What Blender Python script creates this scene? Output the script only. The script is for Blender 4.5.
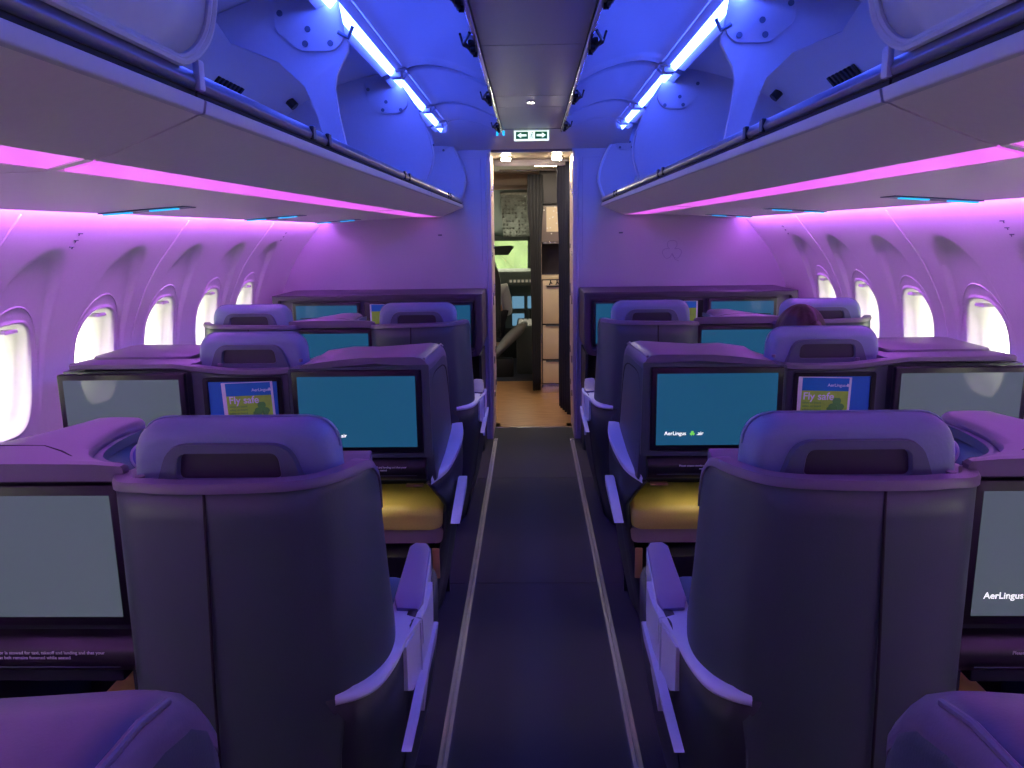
import bpy, bmesh, math, random
from math import pi, sin, cos, radians
from mathutils import Vector, Matrix
random.seed(7)
for o in list(bpy.data.objects): bpy.data.objects.remove(o)
SC = bpy.context.scene
COL = SC.collection

# ------------------------------------------------------------------ camera
FPX = 769.0
def cam_basis(vx, vy, roll):
    d = Vector(((vx-512)/FPX, -(vy-384)/FPX, -1.0)).normalized()
    up = Vector((sin(roll), cos(roll), 0)); up = (up - d*up.dot(d)).normalized()
    right = d.cross(up)
    return right, d, up            # world X, Y, Z written in camera coordinates
r_, d_, u_ = cam_basis(530, 232, radians(-0.5))
Mw2c = Matrix((r_, d_, u_)).transposed()      # columns = world axes in camera space
cam_data = bpy.data.cameras.new('camera')
cam = bpy.data.objects.new('camera', cam_data); COL.objects.link(cam)
cam.matrix_world = Matrix.Translation((-0.015, 0.0, 1.5)) @ Mw2c.transposed().to_4x4()
cam_data.sensor_width = 36.0; cam_data.lens = 36.0*FPX/1024.0
cam_data.clip_start = 0.02
SC.camera = cam

# ------------------------------------------------------------------ world and exposure
SC.view_settings.view_transform = 'Standard'; SC.view_settings.look = 'None'
SC.view_settings.exposure = 0.3; SC.view_settings.gamma = 1.0
SC.view_settings.use_curve_mapping = False
W = bpy.data.worlds.new('overcast'); SC.world = W; W.use_nodes = True
wn = W.node_tree.nodes; wn['Background'].inputs[0].default_value = (1.0, 0.96, 0.76, 1); wn['Background'].inputs[1].default_value = 6.0

BLUE = (0.050, 0.100, 1.0); BLUE_S = 38.0
PINK = (0.86, 0.115, 0.92);  PINK_S = 0.76
COVE = (0.60, 0.15, 1.0);  COVE_S = 38.0

# ------------------------------------------------------------------ materials
MATS = {}
def mat(name, col, rough=0.5, metal=0.0, spec=0.5, bump=0.0, bscale=80.0, emit=None, estr=0.0, var=0.0, coat=0.0):
    if name in MATS: return MATS[name]
    m = bpy.data.materials.new(name); m.use_nodes = True
    nt = m.node_tree; p = nt.nodes['Principled BSDF']
    p.inputs['Base Color'].default_value = (*col, 1)
    p.inputs['Roughness'].default_value = rough; p.inputs['Metallic'].default_value = metal
    p.inputs['Specular IOR Level'].default_value = spec
    if coat: p.inputs['Coat Weight'].default_value = coat; p.inputs['Coat Roughness'].default_value = 0.08
    tc = nt.nodes.new('ShaderNodeTexCoord')
    nz = nt.nodes.new('ShaderNodeTexNoise'); nz.inputs['Scale'].default_value = bscale; nz.inputs['Detail'].default_value = 3
    nt.links.new(tc.outputs['Object'], nz.inputs['Vector'])
    if bump:
        b = nt.nodes.new('ShaderNodeBump'); b.inputs['Strength'].default_value = bump; b.inputs['Distance'].default_value = 0.002
        nt.links.new(nz.outputs['Fac'], b.inputs['Height']); nt.links.new(b.outputs['Normal'], p.inputs['Normal'])
    v = var if var else 0.04
    mr = nt.nodes.new('ShaderNodeMix'); mr.data_type = 'RGBA'
    mr.inputs[6].default_value = (*[c*(1-v) for c in col], 1); mr.inputs[7].default_value = (*[min(1, c*(1+v)) for c in col], 1)
    nt.links.new(nz.outputs['Fac'], mr.inputs[0]); nt.links.new(mr.outputs[2], p.inputs['Base Color'])
    if emit: p.inputs['Emission Color'].default_value = (*emit, 1); p.inputs['Emission Strength'].default_value = estr
    MATS[name] = m; return m
def glass_mat(name, col, alpha):
    m = bpy.data.materials.new(name); m.use_nodes = True; nt = m.node_tree; nt.nodes.clear()
    o = nt.nodes.new('ShaderNodeOutputMaterial'); mx = nt.nodes.new('ShaderNodeMixShader')
    t = nt.nodes.new('ShaderNodeBsdfTransparent'); g = nt.nodes.new('ShaderNodeBsdfGlossy')
    t.inputs[0].default_value = (*col, 1); g.inputs['Roughness'].default_value = 0.05
    mx.inputs[0].default_value = alpha
    nt.links.new(t.outputs[0], mx.inputs[1]); nt.links.new(g.outputs[0], mx.inputs[2]); nt.links.new(mx.outputs[0], o.inputs[0])
    MATS[name] = m; return m
m_wall  = mat('sidewall_plastic', (0.76, 0.74, 0.77), 0.45)
m_bulk  = mat('bulkhead_laminate', (0.50, 0.48, 0.54), 0.42)
m_binund= mat('bin_underside_plastic', (0.78, 0.74, 0.70), 0.35)
m_bin   = mat('bin_plastic', (0.50, 0.50, 0.54), 0.4)
m_bindk = mat('bin_rail_aluminium', (0.20, 0.19, 0.24), 0.28, 0.6)
m_ceil  = mat('ceiling_panel_grey', (0.52, 0.50, 0.52), 0.40)
m_ceilb = mat('ceiling_door_plastic', (0.55, 0.55, 0.58), 0.40)
m_black = mat('black_plastic', (0.010, 0.010, 0.012), 0.4)
m_gap   = mat('dark_gap', (0.012, 0.012, 0.014), 0.8)
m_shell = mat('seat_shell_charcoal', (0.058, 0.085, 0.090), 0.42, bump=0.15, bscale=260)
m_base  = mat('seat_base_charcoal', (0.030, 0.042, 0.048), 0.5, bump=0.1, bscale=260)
m_cap   = mat('console_cap_plum', (0.16, 0.14, 0.19), 0.40, bump=0.1, bscale=260)
m_head  = mat('headrest_leather', (0.18, 0.25, 0.37), 0.45, bump=0.3, bscale=160)
m_hdark = mat('headrest_plastic', (0.10, 0.13, 0.17), 0.42)
m_cavity= mat('headrest_cavity', (0.045, 0.043, 0.055), 0.5)
m_trim  = mat('lavender_grey_trim', (0.60, 0.66, 0.74), 0.33)
m_pad   = mat('armrest_pad_plum', (0.19, 0.17, 0.33), 0.42)
m_cush  = mat('seat_fabric_blue', (0.05, 0.12, 0.26), 0.8, bump=0.4, bscale=300)
m_gold  = mat('gold_leather', (0.62, 0.50, 0.12), 0.35, bump=0.2, bscale=150, var=0.12)
m_mauve = mat('ottoman_skirt_taupe', (0.30, 0.22, 0.24), 0.6)
m_beze  = mat('screen_bezel', (0.008, 0.007, 0.012), 0.3)
m_chr   = mat('brushed_metal', (0.75, 0.73, 0.74), 0.22, 0.85)
m_copper= mat('track_fitting_copper', (0.60, 0.33, 0.16), 0.4, 0.4)
m_cyan  = mat('cyan_indicator', (0.0, 0.2, 0.3), 0.4, emit=(0.02, 0.50, 1.0), estr=1.1)
m_white = mat('white_print', (0.8, 0.8, 0.8), 0.5)
m_strip = mat('blue_light_diffuser', (0.5, 0.5, 0.6), 0.3, emit=BLUE, estr=BLUE_S)
m_pink  = mat('pink_light_diffuser', (0.5, 0.3, 0.5), 0.3, emit=PINK, estr=PINK_S)
m_cove  = mat('cove_light', (0.5, 0.3, 0.5), 0.3, emit=COVE, estr=COVE_S)
m_exitw = mat('exit_sign_lit_face', (0.6, 0.7, 0.6), 0.4, emit=(0.85, 1.0, 0.88), estr=0.95)
m_exitg = mat('exit_sign_green', (0.0, 0.10, 0.04), 0.4, emit=(0.0, 0.10, 0.045), estr=0.6)
m_down  = mat('downlight_lens', (0.9, 0.9, 0.8), 0.3, emit=(1.0, 0.86, 0.62), estr=110)
m_glamp = mat('galley_lamp', (0.9, 0.9, 0.8), 0.3, emit=(1.0, 0.84, 0.58), estr=80)
m_flamp = mat('footwell_lamp_lens', (0.9, 0.8, 0.6), 0.3, emit=(1.0, 0.84, 0.55), estr=9)
m_scrA  = mat('screen_blue_on', (0.02, 0.03, 0.04), 0.08, emit=(0.008, 0.072, 0.155), estr=0.85)
m_scrG  = mat('screen_grey_reflection', (0.03, 0.035, 0.04), 0.06, spec=1.0, emit=(0.048, 0.068, 0.078), estr=1.0)  # grey glow painted in for reflections and off-angle washout of a blue display
m_ltext = mat('lit_white_text', (0.8, 0.8, 0.8), 0.4, emit=(1, 1, 1), estr=0.9)
m_lgreen= mat('lit_green_leaf', (0.1, 0.5, 0.1), 0.4, emit=(0.16, 0.55, 0.08), estr=0.8)
m_cardb = mat('card_blue', (0.01, 0.19, 0.48), 0.4)
m_cardg = mat('card_green', (0.34, 0.68, 0.05), 0.4, var=0.25, bscale=25)
m_cardl = mat('card_leaf_green', (0.10, 0.38, 0.06), 0.4)
m_cardw = mat('card_white', (0.75, 0.75, 0.78), 0.4)
m_magz  = mat('magazine_blue', (0.02, 0.16, 0.50), 0.35)
m_galley= mat('galley_cream', (0.72, 0.60, 0.44), 0.45)
m_galdk = mat('galley_dark', (0.030, 0.026, 0.040), 0.5)
m_curt  = mat('curtain_navy', (0.012, 0.014, 0.035), 0.85, bump=0.3, bscale=200)
m_curtg = mat('curtain_charcoal', (0.030, 0.032, 0.040), 0.85, bump=0.3, bscale=200)
m_jamb  = mat('door_jamb_cream', (0.62, 0.50, 0.46), 0.4)
m_cock  = mat('cockpit_grey_green', (0.10, 0.125, 0.12), 0.6)
m_cockd = mat('cockpit_black', (0.015, 0.017, 0.018), 0.6)
m_pcream= mat('cockpit_cream', (0.50, 0.44, 0.36), 0.5)
m_skin  = mat('skin', (0.55, 0.32, 0.22), 0.5)
m_shirt = mat('white_shirt', (0.78, 0.78, 0.80), 0.8)
m_trous = mat('dark_trousers', (0.02, 0.02, 0.03), 0.8)
m_hairp = mat('auburn_hair', (0.030, 0.010, 0.014), 0.5, bump=0.8, bscale=90, var=0.5)
m_hairb = mat('brown_hair', (0.04, 0.02, 0.012), 0.5, bump=0.8, bscale=90, var=0.5)
m_top   = mat('dark_top', (0.03, 0.03, 0.05), 0.8)
m_wrap  = mat('grey_plastic_wrap', (0.30, 0.32, 0.33), 0.22, bump=1.0, bscale=18, var=0.3)
m_bag   = mat('blue_bag', (0.03, 0.10, 0.22), 0.6, bump=0.3)
m_glass = glass_mat('window_glass', (0.97, 1.0, 0.94), 0.06)
m_leafo = mat('leaf_outline_print', (0.30, 0.27, 0.38), 0.5)
m_grn   = mat('instrument_light', (0.2, 0.2, 0.2), 0.5, emit=(0.6, 0.55, 0.4), estr=0.35)
m_disp  = mat('cockpit_display', (0.02, 0.03, 0.04), 0.3, emit=(0.10, 0.22, 0.32), estr=1.0)
m_foli  = mat('tree_leaves', (0.09, 0.13, 0.06), 0.9, var=0.5, bscale=3)

def floor_mats():
    m = mat('carpet_navy', (0.050, 0.055, 0.052), 0.95, bump=0.9, bscale=420, var=0.45); m.node_tree.nodes['Bump'].inputs['Distance'].default_value = 0.004
    w = bpy.data.materials.new('wood_floor'); w.use_nodes = True; nt = w.node_tree; p = nt.nodes['Principled BSDF']
    p.inputs['Roughness'].default_value = 0.35
    tc = nt.nodes.new('ShaderNodeTexCoord'); mp = nt.nodes.new('ShaderNodeMapping'); mp.inputs['Scale'].default_value = (2.0, 14.0, 1)
    nz = nt.nodes.new('ShaderNodeTexNoise'); nz.inputs['Scale'].default_value = 3.0; nz.inputs['Detail'].default_value = 5
    cr = nt.nodes.new('ShaderNodeValToRGB'); cr.color_ramp.elements[0].position = 0.3; cr.color_ramp.elements[1].position = 0.7
    cr.color_ramp.elements[0].color = (0.40, 0.21, 0.09, 1); cr.color_ramp.elements[1].color = (0.60, 0.36, 0.17, 1)
    nt.links.new(tc.outputs['Object'], mp.inputs[0]); nt.links.new(mp.outputs[0], nz.inputs[0]); nt.links.new(nz.outputs['Fac'], cr.inputs[0]); nt.links.new(cr.outputs[0], p.inputs['Base Color'])
    return m, w
m_carp, m_wood = floor_mats()
m_mat = mat('carpet_side', (0.036, 0.035, 0.042), 0.95, bump=0.9, bscale=420, var=0.4)

# ------------------------------------------------------------------ mesh helpers
S = 1      # +1: shapes are written for the left (negative X) side; -1 mirrors them to the right side
class MB:
    def __init__(self): self.v = []; self.f = []
    def add(self, v, f):
        n = len(self.v); self.v += [tuple(p) for p in v]; self.f += [tuple(i+n for i in q) for q in f]; return self
    def box(self, a, b, bev=0.0, seg=2, rot=None, piv=None):
        bm = bmesh.new(); bmesh.ops.create_cube(bm, size=1)
        c = [(a[i]+b[i])/2 for i in range(3)]; s = [abs(b[i]-a[i]) for i in range(3)]
        for v in bm.verts: v.co = Vector((v.co.x*s[0], v.co.y*s[1], v.co.z*s[2]))
        if bev: bmesh.ops.bevel(bm, geom=bm.edges[:], offset=min(bev, min(s)*0.49), segments=seg, profile=0.5, affect='EDGES')
        M = Matrix.Translation(c)
        if rot: M = Matrix.Translation(c) @ rot.to_4x4() if piv is None else Matrix.Translation(piv) @ rot.to_4x4() @ Matrix.Translation(Vector(c)-Vector(piv))
        bm.transform(M); self.bm(bm); return self
    def bm(self, bm):
        bm.verts.index_update(); self.add([v.co[:] for v in bm.verts], [[v.index for v in f.verts] for f in bm.faces]); bm.free()
    def loft(self, rings, closed=True, caps=True):
        n = len(rings[0]); v = [p for r in rings for p in r]; f = []
        for i in range(len(rings)-1):
            for j in range(n if closed else n-1):
                k = (j+1) % n; f.append((i*n+j, i*n+k, (i+1)*n+k, (i+1)*n+j))
        if caps and closed: f.append(tuple(range(n))[::-1]); f.append(tuple((len(rings)-1)*n+j for j in range(n)))
        self.add(v, f); return self
    def slab(self, poly, axis, a, b, bev=0.0, seg=2):
        """polygon in the two other axes, extruded from a to b along axis; cap rims bevelled"""
        def P(q, t): return {0: (t, q[0], q[1]), 1: (q[0], t, q[1]), 2: (q[0], q[1], t)}[axis]
        bm = bmesh.new(); n = len(poly)
        A = [bm.verts.new(P(q, a)) for q in poly]; B = [bm.verts.new(P(q, b)) for q in poly]
        fa = bm.faces.new(A[::-1]); fb = bm.faces.new(B)
        for i in range(n): bm.faces.new((A[i], A[(i+1) % n], B[(i+1) % n], B[i]))
        if bev: bmesh.ops.bevel(bm, geom=list(fa.edges)+list(fb.edges), offset=bev, segments=seg, profile=0.5, affect='EDGES')
        bmesh.ops.recalc_face_normals(bm, faces=bm.faces[:]); self.bm(bm); return self
    def tube(self, path, r, n=8, caps=True):
        P = [Vector(p) for p in path]; rings = []
        rr = r if isinstance(r, (list, tuple)) else [r]*len(P)
        u = None
        for i, p in enumerate(P):
            t = (P[min(i+1, len(P)-1)]-P[max(i-1, 0)]).normalized()
            if u is None:
                ref = Vector((0, 0, 1)) if abs(t.z) < 0.95 else Vector((1, 0, 0)); u = t.cross(ref).normalized()
            else: u = (u-t*u.dot(t)).normalized()
            w = u.cross(t)
            rings.append([p+(u*cos(2*pi*k/n)+w*sin(2*pi*k/n))*rr[i] for k in range(n)])
        self.loft(rings, True, caps); return self
    def disc(self, c, nrm, r, h, n=20):
        c = Vector(c); nrm = Vector(nrm).normalized(); self.tube([c, c+nrm*h], r, n); return self
    def obj(self, name, m, parent=None, solid=0.0, subd=0, sharp=35):
        me = bpy.data.meshes.new(name)
        off = wloc(parent) if parent else Vector((0, 0, 0))
        vs = [Vector((S*p[0], p[1], p[2]))-off for p in self.v]
        fs = self.f if S > 0 else [q[::-1] for q in self.f]
        me.from_pydata(vs, [], fs); me.materials.append(m)
        bm = bmesh.new(); bm.from_mesh(me); bmesh.ops.recalc_face_normals(bm, faces=bm.faces[:]); bm.to_mesh(me); bm.free()
        for p in me.polygons: p.use_smooth = True
        if not subd: me.set_sharp_from_angle(angle=radians(sharp))
        me.update()
        o = bpy.data.objects.new(name, me); COL.objects.link(o)
        if parent: o.parent = parent
        if solid: md = o.modifiers.new('solid', 'SOLIDIFY'); md.thickness = abs(solid); md.offset = -1 if solid > 0 else 1
        if subd: md = o.modifiers.new('sub', 'SUBSURF'); md.levels = subd; md.render_levels = subd
        return o
def wloc(o):
    p = Vector((0, 0, 0))
    while o: p = p+o.location; o = o.parent
    return p
def thing(name, label, cat, loc=(0, 0, 0), group=None):
    o = bpy.data.objects.new(name, None); COL.objects.link(o); o.empty_display_size = 0.1
    o.location = (S*loc[0], loc[1], loc[2]); return tag(o, label, cat, group)
def tag(o, label, cat, group=None):
    o['label'] = label; o['category'] = cat
    if group: o['group'] = group
    return o
def struct(o): o['kind'] = 'structure'; return o
KIDS = {}
def copy_tree(o, parent=None):
    c = o.copy(); COL.objects.link(c)
    if parent: c.parent = parent
    for ch in [k for k in COL.objects if k.parent == o]: copy_tree(ch, c)
    return c
def rpoly(pts, r, seg=5):
    """closed polygon with rounded corners; r one number or one per corner"""
    out = []; n = len(pts)
    for i in range(n):
        p = Vector(pts[i]); a = Vector(pts[i-1]); b = Vector(pts[(i+1) % n]); rr = r[i] if isinstance(r, (list, tuple)) else r
        u = (a-p); w = (b-p); la, lb = u.length, w.length; u.normalize(); w.normalize()
        d = min(rr, la*0.49, lb*0.49)
        p0 = p+u*d; p1 = p+w*d
        for k in range(seg+1):
            t = k/seg; out.append(tuple(p0*(1-t)**2+p*2*t*(1-t)+p1*t*t))
    return out
def catmull(pts, per=6):
    P = [Vector(p) for p in pts]; out = []
    for i in range(len(P)-1):
        p0 = P[max(i-1, 0)]; p1 = P[i]; p2 = P[i+1]; p3 = P[min(i+2, len(P)-1)]
        for k in range(per):
            t = k/per
            out.append(0.5*((2*p1)+(p2-p0)*t+(2*p0-5*p1+4*p2-p3)*t*t+(3*p1-p0-3*p2+p3)*t**3))
    out.append(P[-1]); return out
def interp(tab, x):
    if x <= tab[0][0]: return tab[0][1]
    for (a, b), (c, d) in zip(tab, tab[1:]):
        if x <= c: return b+(d-b)*(x-a)/(c-a)
    return tab[-1][1]
def text(name, s, size, loc, rot, m, parent=None, align='LEFT', depth=0.0004):
    cu = bpy.data.curves.new(name, 'FONT'); cu.body = s; cu.size = size; cu.align_x = align; cu.extrude = depth; cu.offset = size*0.012
    tmp = bpy.data.objects.new('tmp', cu); COL.objects.link(tmp)
    me = bpy.data.meshes.new_from_object(tmp.evaluated_get(bpy.context.evaluated_depsgraph_get()))
    bpy.data.objects.remove(tmp)
    me.materials.clear(); me.materials.append(m); me.name = name
    M = Matrix.Translation(Vector(loc)-(wloc(parent) if parent else Vector((0, 0, 0)))) @ rot.to_4x4()
    me.transform(M)
    o = bpy.data.objects.new(name, me); COL.objects.link(o)
    if parent: o.parent = parent
    return o
FACE_BACK = Matrix.Rotation(pi/2, 3, 'X')      # text standing up and read by someone looking towards +Y

# ================================================================== SETTING
YB = 5.5          # bulkhead face
YR = -2.4         # rear closure, behind the camera
WP = [(0.0, 1.62), (0.25, 1.74), (0.5, 1.80), (0.8, 1.83), (0.95, 1.82), (1.1, 1.79), (1.2, 1.75), (1.3, 1.70), (1.39, 1.641), (1.47, 1.575), (1.568, 1.494), (1.63, 1.45)]
WPs = [(p.x, p.y) for p in catmull([Vector(a) for a in WP], 6)]
def wx(z): return interp(WPs, z)
# floor
m = MB(); m.box((-0.268, YR, -0.03), (0.268, 5.84, 0.0)); m.box((-0.315, YB+.005, -0.03), (-0.262, 5.98, 0.0)); m.box((0.262, YB+.005, -0.03), (0.315, 5.98, 0.0)); struct(m.obj('floor', m_carp))
for s in (1, -1):
    S = s
    m = MB(); m.box((-1.66, YR, -0.03), (-0.264, YB+0.005, -0.001))
    for y in (3.12, 4.58, 1.95): m.box((-0.6, y-0.004, -0.001), (-0.31, y+0.004, 0.0015), 0.001, 1)
    struct(m.obj('floor_side', m_mat))
    m = MB(); m.slab([(-0.298, 0.0), (-0.262, 0.0), (-0.266, 0.007), (-0.294, 0.007)], 1, YR, YB-0.02)
    m.box((-0.283, YR, 0.006), (-0.277, YB-0.02, 0.0095), 0.002, 1)
    struct(m.obj('trim_floor_track', m_chr))
    m = MB(); m.box((-0.29, YB-0.06, 0.0), (-0.262, YB-0.02, 0.012), 0.003); struct(m.obj('trim_track_end', m_chr))
S = 1
for y in (3.12, 4.58):
    m = MB(); m.box((-0.262, y-0.003, 0.0), (0.262, y+0.003, 0.001)); struct(m.obj('trim_carpet_seam', m_gap))
m = MB(); m.box((-0.31, 5.84, -0.03), (1.0, 7.75, 0.0)); m.box((-1.0, 5.98, -0.03), (-0.31, 7.75, 0.0)); struct(m.obj('floor_vestibule', m_wood))
m = MB(); m.box((-0.9, 7.75, -0.03), (1.0, 10.0, 0.0)); struct(m.obj('floor_cockpit', mat('cockpit_carpet', (0.05, 0.06, 0.10), 0.95, bump=0.6, bscale=300)))
m = MB(); m.box((-0.305, 5.825, 0.0), (0.305, 5.85, 0.004), 0.001); struct(m.obj('trim_threshold', m_chr))

# side walls: one cell per window, rings from the glass out to the cell's edge
WY = [-0.26+0.56*i for i in range(10)]          # ... 1.98 2.54 3.10 3.66 4.22 4.78
WZ = 1.02
def sup(a, hw, hh, e=2.9):
    c, s_ = cos(a), sin(a); k = (abs(c)**e+abs(s_)**e)**(-1/e); return hw*c*k, hh*s_*k
def wall_disp(dy, z):
    q = math.sqrt((dy/0.205)**2+((z-1.02)/0.445)**2)
    t = min(1, max(0, (1.0-q)/0.055)); t = t*t*(3-2*t)
    fade = min(1, max(0, (z-0.85)/0.40))
    return 0.028*t*fade
def wall_cell(mb, yc):
    N = 112; hy = 0.28; z0, z1 = 0.40, 1.63
    cols = []
    for k in range(N):
        a = 2*pi*k/N
        iy, iz = sup(a, 0.108, 0.165); oy, oz = sup(a, 0.150, 0.205)
        dy, dz = cos(a), sin(a)
        tmax = min(hy/abs(dy) if abs(dy) > 1e-6 else 9, ((z1-WZ) if dz > 0 else (WZ-z0))/abs(dz) if abs(dz) > 1e-6 else 9)
        ey, ez = dy*tmax, dz*tmax
        cols.append((iy, iz, oy, oz, ey, ez))
    rings = []
    for t, dep in ((0, .135), (0.0, .130), (.25, .095), (.45, .055), (.55, .050), (.75, .022), (.86, .004), (.91, -.005), (.96, -.006), (1.0, .0)):
        ring = []
        for iy, iz, oy, oz, ey, ez in cols:
            y = iy+(oy-iy)*t; z = iz+(oz-iz)*t
            ring.append((-(wx(WZ+z)+dep+wall_disp(y, WZ+z)*(1 if dep < .002 else .5)), yc+y, WZ+z))
        rings.append(ring)
    for j in range(1, 45):
        t = j/44; ring = []
        for iy, iz, oy, oz, ey, ez in cols:
            y = oy+(ey-oy)*t; z = oz+(ez-oz)*t
            ring.append((-(wx(WZ+z)+wall_disp(y, WZ+z)), yc+y, WZ+z))
        rings.append(ring)
    # outermost ring: snap the nearest spokes to the four corners so neighbouring cells close
    last = rings[-1]
    for cy in (-hy, hy):
        for z in (z0, z1):
            i = min(range(N), key=lambda q: (last[q][1]-yc-cy)**2+(last[q][2]-z)**2); last[i] = (-wx(z), yc+cy, z)
    mb.loft(rings, True, False)
for s, side in ((1, 'left'), (-1, 'right')):
    S = s
    m = MB()
    for yc in WY: wall_cell(m, yc)
    w = struct(m.obj('wall_'+side, m_wall, sharp=180))
    m = MB()
    ya, yb = WY[0]-0.28, WY[-1]+0.28
    zs = [0.40+(1.23*i/20) for i in range(21)]
    for y0, y1 in ((YR, ya+.02), (yb-.02, YB+0.02)):
        m.loft([[(-wx(z)-(.004 if abs(y-ya-.02)<1e-6 or abs(y-yb+.02)<1e-6 else 0), y, z) for z in zs] for y in ((y0, y1-.03, y1) if y0 == YR else (y0, y0+.03, y1))], False, False)
    zs = [0.02*i for i in range(21)]
    m.loft([[(-wx(z), y, z) for z in zs] for y in (YR, YB+0.02)], False, False)
    struct(m.obj('wall_%s_panel' % side, m_wall, sharp=180))
    # panel seams (raised joint covers leaning with the wall)
    for y in (1.14, 2.26, 3.38, 4.50):
        m = MB(); pts = [(-(wx(z)-0.001), y-0.02*(z-1.0), z) for z in [0.45+1.12*i/30 for i in range(31)]]
        m.tube(pts, 0.0042, 6)
        struct(m.obj('trim_wall_seam', m_wall, sharp=180))
    for i, yc in enumerate(WY):
        if yc < 1.2: nm = 'window_%d' % (i+1+(0 if s > 0 else 10))
        nm = 'window_%d' % (i+1+(0 if s > 0 else 10))
        m = MB(); X = -(wx(WZ)+0.132)
        m.loft([[(-(wx(WZ+sup(2*pi*k/48, .112, .169)[1])+d), yc+sup(2*pi*k/48, .112, .169)[0], WZ+sup(2*pi*k/48, .112, .169)[1]) for k in range(48)] for d in (.128, .134)], True, True)
        g = struct(m.obj(nm, m_glass))
        # pull-down shade strip visible at the top of the reveal and the arch bead above
        m = MB(); pts = []
        for k in range(25):
            a = radians(-5+190*k/24); y, z = 0.185*cos(a), 0.255*sin(a)
            pts.append((-(wx(WZ+z)+wall_disp(y, WZ+z)-0.001), yc+y, WZ+z))
        m.tube(pts, [0.0012+0.0026*sin(pi*k/24) for k in range(25)], 6)
        struct(m.obj('trim_window_arch', m_wall, sharp=180))
        m = MB(); m.slab(rpoly([(yc-0.035, 1.185), (yc+0.035, 1.185), (yc+0.03, 1.198), (yc-0.03, 1.198)], 0.004, 3), 0, -(wx(1.19)+0.055), -(wx(1.19)+0.012), 0.002)
        struct(m.obj('trim_shade_handle', m_wall))
# rear closure, behind the camera
S = 1
m = MB(); m.box((-1.9, YR-0.03, 0), (1.9, YR, 2.3)); struct(m.obj('wall_rear', m_bulk))

# bulkhead left / right of the doorway, shaped to the cabin section
for s, side in ((1, 'left'), (-1, 'right')):
    S = s
    pl = [(-(wx(z)-0.002), z) for z in [0.0+1.6*i/24 for i in range(25)]]
    pl += [(-1.35, 1.75), (-1.2, 2.0), (-0.8, 2.22), (-0.28, 2.22), (-0.28, 2.045), (-0.312, 2.03), (-0.312, 0.0)]
    m = MB(); m.slab(pl, 1, YB, YB+0.05); b = struct(m.obj('wall_front_'+side, m_bulk))
    m = MB(); m.slab([(-0.312, 0), (-0.300, 0), (-0.289, 0.4), (-0.286, 2.045), (-0.312, 2.045)], 1, YB+0.0, YB+0.47)
    struct(m.obj('trim_door_jamb', m_jamb))
    m = MB()                                # hinges and catches on the jamb
    for z, h in ((0.55, .05), (0.98, .09), (1.33, .03), (0.30, .04), (1.75, .05)):
        m.box((-0.292, YB+0.10, z), (-0.281, YB+0.13, z+h), 0.003)
        m.box((-0.290, YB+0.30, z+0.05), (-0.280, YB+0.32, z+h+0.05), 0.003)
    struct(m.obj('trim_jamb_catch', m_chr))
    m = MB(); m.tube([(-0.318, YB-0.003, 0.02), (-0.318, YB-0.003, 1.98), (-0.295, YB-0.003, 2.045)], 0.007, 8)
    struct(m.obj('trim_door_edge', m_bulk))
    m = MB()
    for z0, z1 in ((1.30, 2.0),): m.tube([(-0.352, YB-0.0008, z0), (-0.352, YB-0.0008, z1), (-0.47, YB-0.0008, z1)], 0.0014, 5)
    struct(m.obj('trim_bulkhead_groove', m_leafo))
S = 1
# ceiling: centre panels, then the slope down to the doorway
m = MB()
ys = [YR, 0.2, 1.3, 2.86, 3.88, 4.22, 5.08]
for a, b in zip(ys, ys[1:]): m.box((-0.183, a+0.002, 2.140), (0.183, b-0.002, 2.155), 0.003, 1)
struct(m.obj('ceiling', m_ceil))
m = MB(); m.box((-0.19, YR, 2.158), (0.19, 5.1, 2.17)); struct(m.obj('ceiling_backing', m_gap))
AR = [(p.x, p.y) for p in catmull([Vector(p) for p in ((-0.66, 2.215), (-0.60, 2.21), (-0.548, 2.196), (-0.50, 2.211), (-0.43, 2.213), (-0.345, 2.197), (-0.265, 2.168), (-0.186, 2.138))], 4)]
AR = AR+[(-x, z) for x, z in AR[::-1]]
m = MB(); m.loft([[(x, 5.08+.42*f, z*(1-f)+2.058*f+(0.0 if f in (0, 1) else .012*sin(pi*f))) for x, z in AR] for f in [k/8 for k in range(9)]], False, False)
struct(m.obj('ceiling_slope', m_ceilb))
m = MB(); m.box((-1.6, YR, 2.36), (1.6, YB+0.05, 2.38)); m.box((-1.9, YR, 1.70), (-1.86, YB+.05, 2.38)); m.box((1.86, YR, 1.70), (1.9, YB+.05, 2.38)); m.box((-1.9, YR, 2.34), (1.9, YB+.05, 2.36))
for sx in (-1, 1): m.box((sx*1.46, YR, 1.625), (sx*1.9, YB+.05, 1.635))
m.box((-1.9, YB+.04, 1.6), (-.31, YB+.06, 2.38)); m.box((.31, YB+.04, 1.6), (1.9, YB+.06, 2.38)); m.box((-.32, YB+.04, 2.07), (.32, YB+.06, 2.38)); m.box((-1.9, YR-.03, 1.6), (1.9, YR, 2.38))
struct(m.obj('ceiling_crown', m_gap))

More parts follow.
